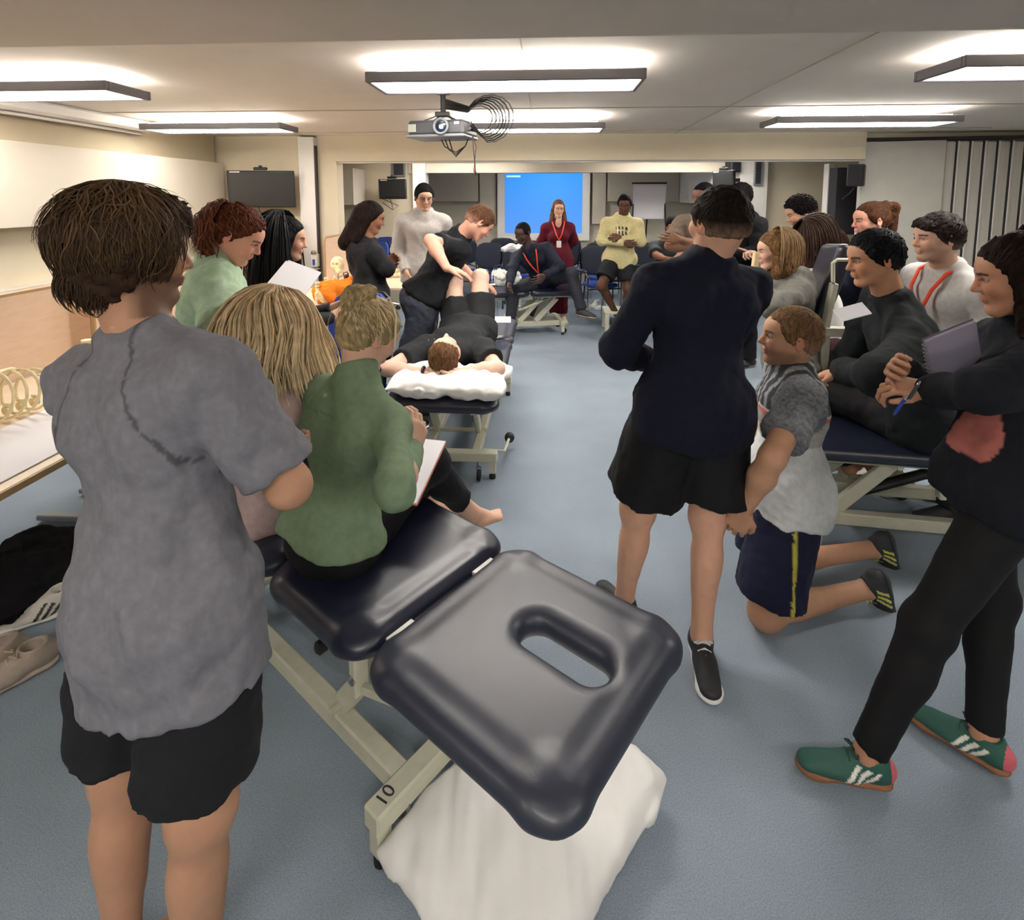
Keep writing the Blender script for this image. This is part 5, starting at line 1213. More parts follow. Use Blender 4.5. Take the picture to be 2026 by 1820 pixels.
# 20 kneeling man
def paint_kneel(q, C, p, o):
    x, y, z = q.T; nz = Noise(77, .02, 1., 12, (1, 1, 5)); n = np.clip(nz(p), -1, 1)[:, None]
    S = o['SH']['l']; ar = (y > .15) & (z > .22)
    top = z > .33; C[:] = C_('#cfd2d4')
    C[(z > .20) & (z <= .31)] = C_('#a9a4a0'); C[(z > .305) & (z <= .325)] = C_('#c9705f')
    m = top; C[m] = (C_('#8f9194') * (1 + .35 * n))[m]
    m = top & (np.abs(y) < .15) & (np.abs(np.sin(y * 60)) > .6); C[m] = (C_('#3c3d42') * (1 + .2 * n))[m]
    d = np.linalg.norm(p - S, axis=1); m = ar & (d < .30); C[m] = (C_('#6f7276') * (1 + .4 * n))[m]
    return C
def paint_short(q, C, p, o):
    k = o['HP']['l']; L = o['legsK']['l'] if 'legsK' in o else None
    y, x = q[:, 1], q[:, 0]; m = (np.abs(x - .005) < .006) & (y > .1); C[m] = C_('#b9b04a'); return C
n20 = P(1566, 728, 2.14); q20 = PD(1556, 2.12, .545)
p20 = person('kneeling man with close-cropped hair in a striped grey and white T-shirt', -74, n20, q20, SK['tan'] * [1.08, 1.0, .95], head=P(1563, 668, 2.12), face_az=-80, nod=-4, s=1.0, seed=20, vox=.0085,
    arms={'l': [(1528, 905, -1), (1472, 1008, 1)], 'r': [('B', -.02, -.2, .2), ('B', .18, -.12, .05)]}, hands={'l': dict(curl=.5, n=[.3, .8, 0]), 'r': dict(curl=.4)},
    legs={'l': [PD(1515, 2.0, .065), PD(1716, 2.12, .075)], 'r': [PD(1510, 2.28, .065), PD(1730, 2.38, .075)]},
    feet={'l': dict(d=np.array([.25, .05, -1.]), up=(-1, 0, -.25), shoe=dict(cols=(C_('#2a2b30'), C_('#3a3b40')), laces=C_('#c9c86a'), stripes=C_('#c9c86a'))), 'r': dict(d=np.array([.25, .05, -1.]), up=(-1, 0, -.25), shoe=dict(cols=(C_('#2a2b30'), C_('#3a3b40')), laces=C_('#c9c86a'), stripes=C_('#c9c86a')))},
    top=dict(col=C_('#c9cccf'), name='t_shirt', fit=.018, sleeve=.66, sfit=.022, hem=.09, wr=.007, paint=paint_kneel), bot=dict(kind='shorts', col=C_('#141733'), len=.84, flare=.035, fit=.028, paint=paint_short),
    beard=(C_('#5a4030'), .5), hair=dict(col=C_('#6d5238'), t=.009, rough=.002, nape=-.055, fade=SK['tan'] * .6, fadez=.02))
MB().tube([p20['neck'] - p20['f'] * .07 + p20['u'] * .035 + p20['l'] * y + p20['f'] * abs(y) * .7 for y in np.linspace(-.06, .06, 9)], .005, 6).build('lanyard', M['lanyard'], p20['root'])
# 21 woman with auburn ponytail, seated, navy striped jacket
def paint_stripe(q, C, p, o):
    S = o['SH']['l']; d = np.linalg.norm(np.cross(p - S, nrm(np.array([-.62, .1, -.4]))), axis=1)
    x, y, z = q.T; v = x * .8 + z * .0; m = (np.abs((z - .40) * 1.0 + (x - .05) * .5) < .006) & (y > .1); C[m] = C_('#d8dade')
    m = (np.abs((z - .375) * 1.0 + (x - .05) * .5) < .006) & (y > .1); C[m] = C_('#d8dade'); return C
p21 = person('woman with an auburn ponytail in a navy jacket with white stripes', -98, P(1728, 505, 3.42), PD(1715, 3.50, .80), SK['pink'], head=P(1722, 437, 3.38), face_az=-86, nod=4, s=.98, fem=True, seed=21, vox=.0095,
    arms={'l': [(1650, 560, -1), (1700, 620, 1)], 'r': [('B', .02, -.22, .2), ('B', .2, -.1, .1)]}, legs={'l': [(1640, 690, -1), (1660, 830, 1)], 'r': [(1640, 660, 1), (1690, 820, 1)]}, feet={'l': dict(bare=1, d=az(-80)), 'r': dict(bare=1, d=az(-80))},
    top=dict(col=C_('#171c2b'), name='track_jacket', fit=.026, sfit=.03, hem=.1, collar='high', wr=.008, paint=paint_stripe), bot=dict(kind='long', col=C_('#3a141e'), fit=.02),
    hair=dict(col=C_('#472c1e'), t=.008, rough=.0025, nape=-.07, add=[lambda H, s: cone(H(-.09, 0, .09), H(-.135, 0, .07), .03, .034, k=.02), lambda H, s: cone(H(-.135, 0, .07), H(-.13, .0, -.10), .034, .02, k=.02)]))
# 22 man in the dark sweater seated on the right couch
p22 = person('seated man with glossy black hair in a dark charcoal sweater', -72, P(1765, 598, 2.40), PD(1806, 2.52, .70), SK['tan'] * [1.0, .86, .76], head=P(1729, 512, 2.40), face_az=-84, nod=10, s=1.02, seed=22, vox=.009, base=.55, sw=1.05,
    arms={'l': [(1745, 745, -1), (1668, 735, 1)], 'r': [('B', .18, -.22, .18), (1655, 725, 1)]}, hands={'l': dict(curl=.8, d=np.array([-.6, .4, -.3]), n=[0, 0, -1]), 'r': dict(curl=.8, n=[0, 0, -1])},
    legs={'l': [(1640, 775, 1), (1668, 905, 1)], 'r': [(1665, 770, 1), (1715, 905, 1)]}, feet={'l': dict(bare=1, d=az(-72)), 'r': dict(bare=1, d=az(-72))},
    top=dict(col=C_('#1c1f22'), name='sweater', fit=.024, sfit=.03, hem=.08, wr=.008, mat='cloth'), bot=dict(kind='long', col=C_('#131317'), fit=.03, wr=.007),
    hair=dict(col=C_('#111317'), t=.013, rough=.004, wl=.03, nape=-.05, fade=C_('#2a2220'), fadez=.01))
# 23 man in white sweater
p23 = person('man in a white sweatshirt with an orange lanyard by the folding partition', -95, P(1872, 536, 2.75), PD(1880, 2.78, .88), SK['fair'], head=P(1853, 472, 2.72), face_az=-88, nod=2, s=.99, seed=23, vox=.009,
    arms={'l': [('B', -.02, .25, .22), ('B', .2, .16, .16)], 'r': [('B', -.02, -.25, .22), ('B', .2, -.16, .16)]}, legs={'l': [PD(1880, 2.72, .48), PD(1880, 2.72, .09)], 'r': [PD(1880, 2.95, .48), PD(1880, 2.95, .09)]}, feet={'l': dict(d=az(-90), shoe=SH10), 'r': dict(d=az(-90), shoe=SH10)},
    top=dict(col=C_('#bcb9b6'), name='sweatshirt', fit=.022, sfit=.024, hem=.1, wr=.005), bot=dict(kind='long', col=C_('#2a2c33'), fit=.018),
    beard=(C_('#6a4a38'), .35), hair=dict(col=C_('#2a2220'), t=.016, rough=.004, nape=-.05, fade=C_('#5a4a40'), fadez=.005, fringe=True))
lanyard(p23, drop=.25, x=.035, w=.009)
# 24 woman at the right edge
def paint_open(q, C, p, o):
    d0 = nrm(ray(1918, 858)); A_ = o['arms']['l']; S_ = o['SH']['l']; sg = lambda a_, b_: np.linalg.norm(p - a_ - np.clip(((p - a_) @ (b_ - a_)) / ((b_ - a_) @ (b_ - a_)), 0, 1)[:, None] * (b_ - a_), axis=1); tor = (sg(S_, A_[0]) > .085) & (sg(A_[0], A_[1]) > .085); e0 = p - np.array([0, 0, EYE]); t0 = e0 @ d0; near = (np.linalg.norm(e0 - t0[:, None] * d0, axis=1) < .04) & tor; c = np.array([0, 0, EYE]) + d0 * t0[near].min(); r = p - c; a = r @ cR; b = r @ cU; x, y, z = q.T; m = (np.abs(r @ cF) < .16) & (((a - b * .45) / .048) ** 2 + (b / .085) ** 2 < 1) & tor; C[m] = C_('#a8645c'); return C
SHG = dict(cols=(C_('#27564c'), C_('#8a5a3a')), stripes=C_('#e6e2da'), heel=C_('#c9606a'), laces=C_('#173a38'))
p24 = person('woman in black leggings and green trainers cut by the right edge of the picture', -72, P(2035, 650, 1.52), PD(1972, 1.50, .88), SK['tan'] * [1.0, .85, .78], head=P(2016, 548, 1.5), face_az=-62, nod=10, s=.97, fem=True, seed=24, vox=.009,
    arms={'l': [(1962, 772, -1), (1838, 772, 1)], 'r': [('B', .12, -.2, .2), ('B', .28, .0, .27)]}, hands={'l': dict(d=np.array([-.75, .3, .05]), n=[.0, .5, -1], curl=.7), 'r': dict(curl=.5)},
    legs={'l': [PD(1835, 1.44, .48), PD(1716, 1.42, .10)], 'r': [PD(1962, 1.56, .48), PD(1946, 1.48, .10)]}, feet={'l': dict(d=az(-78), shoe=SHG), 'r': dict(d=az(-38), shoe=SHG)},
    top=dict(col=C_('#15171f'), name='long_sleeved_top', fit=.018, sfit=.022, hem=.06, wr=.006, collar='high', paint=paint_open), bot=dict(kind='long', col=C_('#0e0e11'), fit=.005, end=.015, wr=.002, name='leggings'),
    hair=dict(col=C_('#1f1512'), t=.014, rough=.003, nape=-.1, add=[lambda H, s: cone(H(-.06, 0, .02), H(-.09, 0, -.14), .085, .07, k=.04), lambda H, s: cone(H(-.0, .06, -.02), H(-.0, .06, -.14), .03, .035, k=.03)]))
hair_locks(p24['root'], p24['H'], 1.12, C_('#241814'), 200, .28, 15, r=.003, jitter=.006, zone=(1.5, 4.8))

for o_, n_, c_, kw in ((p16, 900, '#1c1512', dict(off=.011, sc=1., w=(.0012, .0026), nape=-.03)), (p20, 700, '#6d5238', dict(off=.008, sc=1., w=(.001, .002), nape=-.05)), (p22, 900, '#15171b', dict(off=.012, sc=1., w=(.0014, .003))),
    (p23, 900, '#2a2220', dict(off=.014, sc=1., w=(.0014, .003))), (p24, 500, '#1f1512', dict(off=.013, sc=1., w=(.0014, .003))), (p3, 500, '#0f0e11', dict(off=.014, sc=1., w=(.0014, .003))), (p2, 500, '#5e3220', dict(off=.014, sc=1., w=(.002, .004), wob=.5)),
    (p8, 500, '#5f4130', dict(off=.011, sc=1., w=(.0014, .003))), (p9, 500, '#6a4c34', dict(off=.010, sc=1., w=(.0014, .003))), (p17, 300, '#6e5236', dict(off=.013, sc=1., w=(.002, .003))), (p19, 300, '#2f2019', dict(off=.019, sc=1., w=(.002, .003))), (p21, 600, '#4e3020', dict(off=.008, sc=1., w=(.0014, .003), cen=(-.10, 0, .08))), (p6, 300, '#1f1512', dict(off=.012, sc=1., w=(.002, .003))), (p1, 700, '#3a2a1f', dict(off=.02, sc=1., w=(.0016, .0032), nape=-.1))):
    strands(o_, n_, 5, C_(c_), **kw)
# ------------------------------------------------------------------ projector
def at(v): return tuple(float(x) for x in v)
pj_c = P(882, 256, 3.75); px, py, pz = pj_c
pj = empty('projector', (px, py, pz), 'ceiling-hung grey projector with a lit lens and hanging cables', 'projector')
A_ = R_(12); AX = np.array([[math.cos(A_), -math.sin(A_), 0], [math.sin(A_), math.cos(A_), 0], [0, 0, 1.]])
def pl(x, y, z): return np.array([px, py, pz]) + AX[0] * x + AX[1] * y + AX[2] * z
M['projgrey'] = mat('projector_shell', '#4b4d52', .4, nscale=30, nvar=.05); M['projlight'] = mat('projector_silver', '#8c8f94', .35, metal=.3)
body = MB().box(pl(-.03, .02, .0), (.40, .28, .10), ax=AX, bev=.018).build('housing', M['projgrey'], pj)
MB().box(pl(-.03, .02, -.052), (.41, .29, .02), ax=AX, bev=.006).build('base_plate', M['projlight'], pj)
ring = MB().lathe(pl(.02, -.125, .005), [(.052, 0), (.056, .012), (.050, .02), (.044, .02), (.040, .008)], 24, axis=-AX[1]).build('lens_ring', M['projlight'], pj)
MB().lathe(pl(.02, -.128, .005), [(.043, 0), (.036, .009), (.018, .013), (.001, .014)], 20, axis=-AX[1]).build('lens', mat('lens_glass', '#16202c', .08, coat=.5), ring, True)
MB().lathe(pl(.027, -.146, .0), [(.013, 0), (.010, .003), (.001, .004)], 14, axis=-AX[1]).build('lamp_beam', mat('projector_lamp_glow', '#ffffff', .3, emit='#cfe9ff', es=40), ring)
MB().box(pl(-.19, -.122, .0), (.055, .004, .05), ax=AX, bev=.001).build('sticker', mat('sticker', '#a9b1a6', .4), pj)
MB().box(pl(.125, -.122, .025), (.035, .004, .018), ax=AX, bev=.001).build('sticker', mat('sticker_violet', '#b9a8d8', .4), pj)
mt = MB(); mt.lathe((px - .02, py + .02, CZ), [(.07, 0), (.07, -.02), (.05, -.03)], 18); mt.tube([(px - .02, py + .02, CZ), (px - .02, py + .02, pz + .10)], .018, 10)
mt.box((px - .02, py + .02, pz + .10), (.10, .08, .03), bev=.004)
for sx, sy in ((-1, -1), (1, -1), (1, 1), (-1, 1)): mt.bar((px - .02 + sx * .03, py + .02 + sy * .03, pz + .09), (px - .02 + sx * .11, py + .02 + sy * .09, pz + .05), .02, .008)
mt.build('bracket', M['black'], pj)
rs = np.random.RandomState(12)
for i in range(7):
    st = pl(.17, .02 + .02 * (i % 3), -.01 + .01 * i); c = pl(.24 + .012 * i, .0, .06); r0 = .09 + .012 * i; pts = [st]
    for a in np.linspace(-1.7, 2.6, 12): pts.append(c + AX[0] * r0 * math.cos(a) * 1.0 + AX[2] * r0 * math.sin(a) * .95 + AX[1] * .015 * math.sin(a * 2 + i))
    pts.append(np.array([px - .0, py + .02, pz + .14 + .01 * i]))
    MB().tube(pts, .0052 if i % 2 else .004, 6).build('cable', M['black'], pj, True)
for i in range(3):
    MB().tube([pl(-.06 + .03 * i, .05, -.05), pl(-.03 + .03 * i, .05, -.11 - .02 * i), pl(.05, .05, -.15 - .015 * i), pl(.12, .05, -.11), pl(.16, .03, -.04)], .004, 6).build('cable', M['black'], pj, True)
for i in range(2):
    e_ = pl(.20 + .01 * i, 0, -.26 - .02 * i); MB().tube([pl(.19, .0, -.04), pl(.215 - .02 * i, 0, -.12), e_], .003, 6).build('cable', M['black'], pj, True)
    MB().lathe(e_, [(.004, 0), (.006, -.01), (.004, -.03)], 8).build('plug', mat('plug_red', '#a82a2a', .4) if i == 0 else M['black'], pj)
dt = empty('smoke_detector', at(P(990, 205, 4.2) * [1, 1, 0] + [0, 0, CZ - .03]), 'white round smoke detector on the ceiling beside the projector', 'smoke detector')
c = np.array(dt.location); MB().lathe(c + [0, 0, .03], [(.075, 0), (.075, -.012), (.055, -.018)], 22).build('base', M['white'], dt); MB().lathe(c + [0, 0, .012], [(.05, 0), (.045, -.02), (.02, -.03)], 20).build('sensor', M['white'], dt, True)
for x, y, l in ((.55, 5.5, 'small sprinkler head on the ceiling in front of the header'),):
    t = empty('sprinkler', (x, y, CZ), l, 'sprinkler'); MB().lathe((x, y, CZ), [(.03, 0), (.03, -.006), (.008, -.01), (.008, -.03)], 12).build('rose', M['white'], t); MB().lathe((x, y, CZ - .03), [(.004, 0), (.02, -.004), (.02, -.006)], 12).build('deflector', M['chrome'], t)
# ------------------------------------------------------------------ monitors, vents, screen
def monitor(c, w, h, face, label, tiltz=.06):
    t = empty('wall_monitor', at(c), label, 'monitor', 'dark wall monitors'); f = nrm(np.array([face[0], face[1], -tiltz])); s = nrm(np.cross((0, 0, 1), f)); u = np.cross(f, s); ax = np.array([s, f, u]); c = np.array(c)
    MB().box(c, (w, .045, h), ax=ax, bev=.008).build('bezel', M['black'], t)
    MB().box(c + f * .024 + u * .008, (w - .035, .003, h - .055), ax=ax).build('screen', M['screen'], t)
    MB().box(c - f * .07, (.18, .10, .14), ax=ax, bev=.01).bar(c - f * .10, c - f * .24, .05).build('bracket', M['black'], t)
    MB().box(c + u * (h / 2 + .022) - s * 0, (.15, .05, .035), ax=ax, bev=.01).lathe(c + u * (h / 2 + .04) + f * .0, [(.02, 0), (.02, .014), (.01, .02)], 12).build('webcam', M['black'], t)
    MB().box(c + f * .0245 + u * (h / 2 - .016) - s * (w * .5 - .09), (.11, .002, .014), ax=ax).build('label_strip', M['white'], t)
    for k in range(2): MB().tube([c - u * h / 2 + s * (-.05 - .12 * k), c - u * (h / 2 + .10) - s * (.02 - .1 * k), c - u * (h / 2 + .16) - s * .02, c - u * (h / 2 + .05) - s * (.18)], .005, 6).build('cable', M['black'], t, True)
    return t
monitor(PY(518, 374, 6.16), .74, .42, (.16, -1), 'larger dark wall monitor at the left of the white post')
monitor(PY(777, 374, 7.93), .44, .29, (-.22, -1), 'smaller dark wall monitor seen through the opening, left side')
monitor(P(1432, 358, 7.4), .44, .28, (-1, -.35), 'dark monitor on a bracket seen nearly edge-on at the right column')
def louvre(c, w, h, label, face=(0, -1, 0)):
    t = empty('vent', at(c), label, 'vent'); f = nrm(face); s = nrm(np.cross((0, 0, 1), f)); ax = np.array([s, f, (0, 0, 1.)]); c = np.array(c)
    MB().box(c, (w, .03, h), ax=ax, bev=.004).build('frame', M['steelgrey'], t); MB().box(c + f * .016, (w - .05, .004, h - .05), ax=ax).build('backing', M['dark'], t)
    n = 7
    for i in range(n): MB().box(c + f * .02 + np.array([0, 0, (i - (n - 1) / 2) * (h - .06) / n]), (w - .05, .006, .008), ax=ax).build('slat', mat_col(C_('#3b3b40')), t)
louvre(PY(789, 335, 8.185), .2, .22, 'dark vent grille above the smaller wall monitor')
louvre(PY(1500, 342, 8.065), .12, .36, 'tall narrow dark vent on the right white column')
sc = empty('projection_screen', (-.04, 10.25, 1.6), 'projection screen showing a plain bright blue picture', 'projection screen')
MB().box((-.04, 10.25, 1.55), (1.72, .012, 1.32)).build('fabric', M['white'], sc)
m_, t_, b_ = nt('projected_blue'); b_.inputs['Base Color'].default_value = (*rgb('#1c4f9c'), 1); b_.inputs['Roughness'].default_value = .8
# projected picture: light from the projector, brighter cyan at the top
gr = t_.nodes.new('ShaderNodeTexCoord'); sp = t_.nodes.new('ShaderNodeSeparateXYZ'); mx = t_.nodes.new('ShaderNodeMix'); mx.data_type = 'RGBA'
mr = t_.nodes.new('ShaderNodeMapRange'); mr.inputs[1].default_value = -.57; mr.inputs[2].default_value = .57
t_.links.new(gr.outputs['Object'], sp.inputs[0]); t_.links.new(sp.outputs['Z'], mr.inputs[0]); t_.links.new(mr.outputs[0], mx.inputs['Factor'])
mx.inputs['A'].default_value = (*rgb('#5e9fff'), 1); mx.inputs['B'].default_value = (*rgb('#2f9bf5'), 1); t_.links.new(mx.outputs['Result'], b_.inputs['Emission Color']); b_.inputs['Emission Strength'].default_value = .42
mm = MB().box((-.04, 10.24, 1.60), (1.44, .003, 1.14)); o = mm.build('projected_picture', m_, sc); 
MB().box((-.60, 10.237, 2.085), (.26, .002, .035)).build('menu_bar', mat('menu_bar', '#bfe0ff', .6, emit='#9fd4ff', es=.4), sc)
MB().box((-.04, 10.26, 2.26), (1.9, .09, .09), bev=.02).build('roller_case', M['white'], sc)
# ------------------------------------------------------------------ flip chart
fc = empty('flip_chart', (1.84, 9.7, 0), 'white flip chart on a black tripod easel by the far wall', 'flip chart')
MB().box((1.80, 9.68, 1.62), (.56, .02, .62), ax=np.array([[1, 0, 0], [0, .98, .17], [0, -.17, .98]])).build('board', M['white'], fc)
MB().box((1.80, 9.662, 1.61), (.52, .008, .58), ax=np.array([[1, 0, 0], [0, .98, .17], [0, -.17, .98]])).build('paper_pad', M['paper'], fc)
MB().box((1.80, 9.70, 1.94), (.60, .04, .035), bev=.008).build('clamp_bar', M['black'], fc)
for x in (-.30, .30): MB().tube([(1.80 + x * .85, 9.72, 1.95), (1.80 + x * 1.15, 9.55, .02)], .014, 8).build('leg', M['black'], fc)
MB().tube([(1.80, 9.75, 1.8), (1.80, 10.1, .02)], .014, 8).build('leg', M['black'], fc)
# ------------------------------------------------------------------ loudspeakers and dark cupboard (right)
def speaker_box(c, d, rz, label):
    t = empty('loudspeaker', at(c), label, 'loudspeaker'); ax = np.array([[math.cos(rz), math.sin(rz), 0], [-math.sin(rz), math.cos(rz), 0], [0, 0, 1.]]); c = np.array(c)
    MB().box(c, d, ax=ax, bev=.008).build('cabinet', M['black'], t); MB().box(c - ax[1] * (d[1] / 2 + .004), (d[0] * .88, .01, d[2] * .9), ax=ax, bev=.004).build('grille', mat_col(C_('#202126'), .9), t)
    MB().bar(c + ax[1] * d[1] / 2, c + ax[1] * (d[1] / 2 + .12), .03).build('bracket', M['steelgrey'], t); MB().tube([c - [0, 0, d[2] / 2], c + ax[0] * -.05 - [0, 0, d[2] * .8], c + ax[0] * -.12 - [0, 0, d[2] * 1.1]], .005, 6).build('cable', M['black'], t, True)
speaker_box(P(1450, 327, 7.9), (.16, .15, .20), R_(20), 'small black loudspeaker high on the right white column')
speaker_box(P(1694, 347, 6.1), (.16, .16, .24), R_(-35), 'black loudspeaker beside the folding partition')
dc = empty('equipment_cabinet', at(P(1668, 400, 6.9) * [1, 1, 0]), 'tall dark equipment cabinet beside the folding partition', 'cabinet'); cx, cy = dc.location[0], dc.location[1]
MB().box((cx - .02, cy, 1.05), (.30, .3, 2.02), bev=.005).build('carcass', M['dark'], dc); MB().box((cx + .07, cy - .17, .62), (.34, .04, 1.24), bev=.004).build('door', mat_col(C_('#8b887d')), dc); MB().box((cx + .19, cy - .20, .7), (.012, .02, .12), bev=.003).build('handle', M['chrome'], dc)
tag(MB().box(at(P(1635, 430, 7.0) * [1, 1, 0] + [0, 0, 1.06]), (.07, .12, 2.12)).build('trim_right_jamb', M['white']), kind='structure')
# ------------------------------------------------------------------ upright couch with backrest and white frame
uc = empty('backrest_couch', at(P(1640, 640, 3.0) * [1, 1, 0]), 'treatment couch with its dark backrest raised on a white frame', 'treatment couch')
b0 = P(1612, 658, 3.02); t0 = P(1672, 488, 3.02); dn = nrm(t0 - b0); sd = np.array([.25, .97, 0.]); nn = np.cross(dn, nrm(sd)); L = np.linalg.norm(t0 - b0)
pr = [rbox((b0 + t0) / 2 + nrm(sd) * .16, (L / 2, .21, .045), ax=np.array([dn, nrm(sd), nrm(nn)]), r=.04)]
pp_, qq_ = solid(pr, .01); mesh_np('backrest', pp_, qq_, None, M['vinyl'], uc)
bk = MB(); e1 = P(1655, 590, 2.93); e2 = P(1632, 648, 2.93)
bk.bar(P(1650, 560, 2.95), P(1632, 650, 2.95), .05, .03, bev=.004).tube([P(1650, 562, 2.95), P(1648, 556, 2.9), P(1648, 520, 2.9), P(1656, 514, 2.9), P(1700, 514, 2.9)], .010, 8)
bk.build('backrest_frame', M['metalw'], uc); z1 = P(1630, 655, 2.95)[2]
fr = MB(); bx, by = P(1640, 655, 2.95)[:2]
fr.bar((bx - .12, by, z1), (bx + .45, by - .02, z1), .05, .05, bev=.004)
for dx in (-.02, .12, .4): fr.bar((bx + dx, by, z1), (bx + dx * 1.05, by, .12), .045, .04, bev=.004)
fr.bar((bx - .12, by, .1), (bx + .5, by, .1), .06, .06, bev=.004); fr.bar((bx - .1, by, .1), (bx - .1, by + .5, .1), .05); fr.build('frame', M['metalw'], uc)
for dx in (-.1, .45): MB().lathe((bx + dx, by - .012, .035), [(.02, 0), (.035, .004), (.035, .022), (.02, .026)], 14, axis=(0, 1, 0)).build('castor', M['rubber'], uc)
pillow('pillow', P(1598, 625, 3.35), .10, .22, .20, R_(-8), 'crumpled white pillow leaning on the raised backrest', 21, tilt=np.array([[.2, .97, 0], [0, 0, 1.], [.97, -.2, 0]]), vox=.012)
# ------------------------------------------------------------------ things held
M['lilac'] = mat('lilac_card', '#8d8798', .5)
def sheet(name, c, w, h, u, v, label, cat, cover=None, t=.008, col='paper', rings=False):
    t_ = empty(name, at(c), label, cat); u = nrm(u); v = perp(v, u); n = np.cross(u, v); ax = np.array([u, v, n]); c = np.array(c)
    MB().box(c, (w, h, t), ax=ax, bev=.0015).build('pages', M[col], t_)
    if cover is not None: MB().box(c - n * (t / 2 + .0015), (w + .004, h + .004, .002), ax=ax).build('cover', mat_col(cover), t_)
    if rings:
        for i in range(11):
            q = c - u * w / 2 + v * (i - 5) * h / 12; MB().tube([q + u * .006 + n * .007, q - u * .006 + n * .004, q - u * .006 - n * .004, q + u * .006 - n * .007], .0013, 5).build('ring', M['steelgrey'], t_)
    return t_
def pen(a, b, label, col, tip=None):
    t = empty('pen', at(a), label, 'pen'); a = np.array(a); b = np.array(b); MB().tube([a, a * .1 + b * .9], .0045, 8).build('barrel', mat_col(col, .35), t); MB().tube([a * .1 + b * .9, b], [.004, .001], 8).build('nib', M['chrome'], t); d = nrm(a - b); MB().tube([a, a + d * .012], [.0035, .003], 8).build('button', M['chrome'], t)
    MB().bar(a + [0, 0, .006], a * .7 + b * .3 + [0, 0, .006], .002).build('clip', M['chrome'], t)
sheet('notepad', PZ(800, 925, .79), .20, .29, cR * .93 - cF * .2, cF * .95 + cU * .25, 'open white notepad on the lap of the woman in the green top', 'notepad', cover=C_('#c2573a'))
w5 = P(812, 880, 1.66)
pen(P(842, 846, 1.68), P(800, 868, 1.66), 'silver pen in the hand of the woman in the green top', C_('#a5a8ad'))
sheet('notepad', P(578, 557, 2.45), .17, .22, cR * .9 - cU * .35, cF * .8 + cU * .6, 'white notepad held by the black-haired woman', 'notepad')
sheet('spiral_notebook', P(1886, 700, 1.53), .15, .16, cR * .9 + cU * .38, cU * .95 - cR * .2 - cF * .2, 'spiral notebook clasped under the arm of the woman at the right edge', 'notebook', cover=C_('#5a5560'), t=.012, rings=True, col='lilac')
pen(P(1816, 762, 1.36), P(1796, 792, 1.36), 'silver and black pen in the fingers of the woman at the right edge', C_('#2a2c33'))
pen(P(1790, 790, 1.42), P(1768, 822, 1.44), 'blue ballpoint pointing down from the hand at the right edge', C_('#24409a'))
sheet('folded_sheet', P(1686, 617, 2.30), .13, .07, cR * .9 + cU * .25, cF * .4 + cU * .3, 'folded white sheet held in front of the dark sweater', 'paper', t=.004)
sheet('note_sheet', P(1590, 545, 3.45), .16, .10, cR, cU * .9 - cF * .3, 'white sheet below the red lanyard of the bowed woman', 'paper', t=.003)
tag(MB().tube([P(1496, 500, 2.92), P(1489, 560, 2.88)], .017, 12).build('bone_model', mat_col(C_('#d9bf96'), .5)), 'cream bone-like rod upright beside the pointing hand', 'model bone')
sheet('note_sheet', P(992, 632, 4.25), .15, .21, cR, cF, 'printed white sheet on the centre couch beside the shorts', 'paper', t=.003)
sheet('note_sheet', PZ(1068, 553, .59), .30, .16, cR + cF * .3, cF, 'white papers on the far couch beside the seated man', 'paper', t=.012)
sheet('note_sheet', PZ(990, 562, .58), .28, .10, cR + cF * .3, cF, 'narrow white paper on the left part of the far couch', 'paper', t=.006)
def cloth_blob(name, c, r, seed, col, label, cat, amp=.02, wl=.1, vox=.01, m='cloth', extra=()):
    nz = Noise(seed, wl, amp, 9); nz2 = Noise(seed + 1, wl * .4, amp * .4, 9)
    p, q = solid([ell(c, r, k=.03)] + list(extra), vox, disp=lambda Q: nz(Q) + nz2(Q)); 
    return tag(mesh_np(name, p, q, np.tile(C_(col), (len(p), 1)), M[m]), label, cat)
cloth_blob('white_cloth', P(1002, 548, 6.35), (.16, .10, .10), 5, '#cfd0cc', 'crumpled white cloth on the far couch by the seated man\'s knee', 'cloth', .03)
cloth_blob('white_cloth', (-.42, 7.58, .99), (.21, .05, .05), 6, '#cfd0d6', 'white cloth over the back of a dark chair left of the screen', 'cloth', .02)
# ------------------------------------------------------------------ things on the desks
M['bone'] = mat('model_bone', '#e3d3a8', .5, nscale=25, nvar=.12, bump=.2, bscale=80)
def ribcage(c, L, r, rz, label, n=9, name='rib_cage_model'):
    t = empty(name, at(c), label, 'anatomical model'); c = np.array(c); d = np.array([math.cos(rz), math.sin(rz), 0]); s = np.array([-d[1], d[0], 0]); u = np.array([0, 0, 1.])
    for i in range(n):
        x = (i / (n - 1) - .5) * L; rr = r * (.72 + .28 * math.sin(math.pi * (i + 1.5) / (n + 2))); cc = c + d * x + u * rr * .8
        MB().tube([cc + s * rr * math.cos(a) + u * rr * .8 * math.sin(a) + d * .02 * math.sin(a) for a in np.linspace(0, 2 * math.pi, 19)[:-1]], .0065, 6, closed=True, flat=None).build('rib', M['bone'], t, True)
        MB().lathe(c + d * x + u * .03 - s * 0, [(.012, -.014), (.019, -.012), (.017, 0), (.019, .012), (.012, .014)], 10, axis=d).box(c + d * x + u * .055, (.012, .03, .012), rz=rz, bev=.003).build('vertebra', M['bone'], t, True)
    MB().box(c + u * (r * 1.55), (L * .7, .035, .012), rz=rz, bev=.005).build('breastbone', M['bone'], t)
    return t
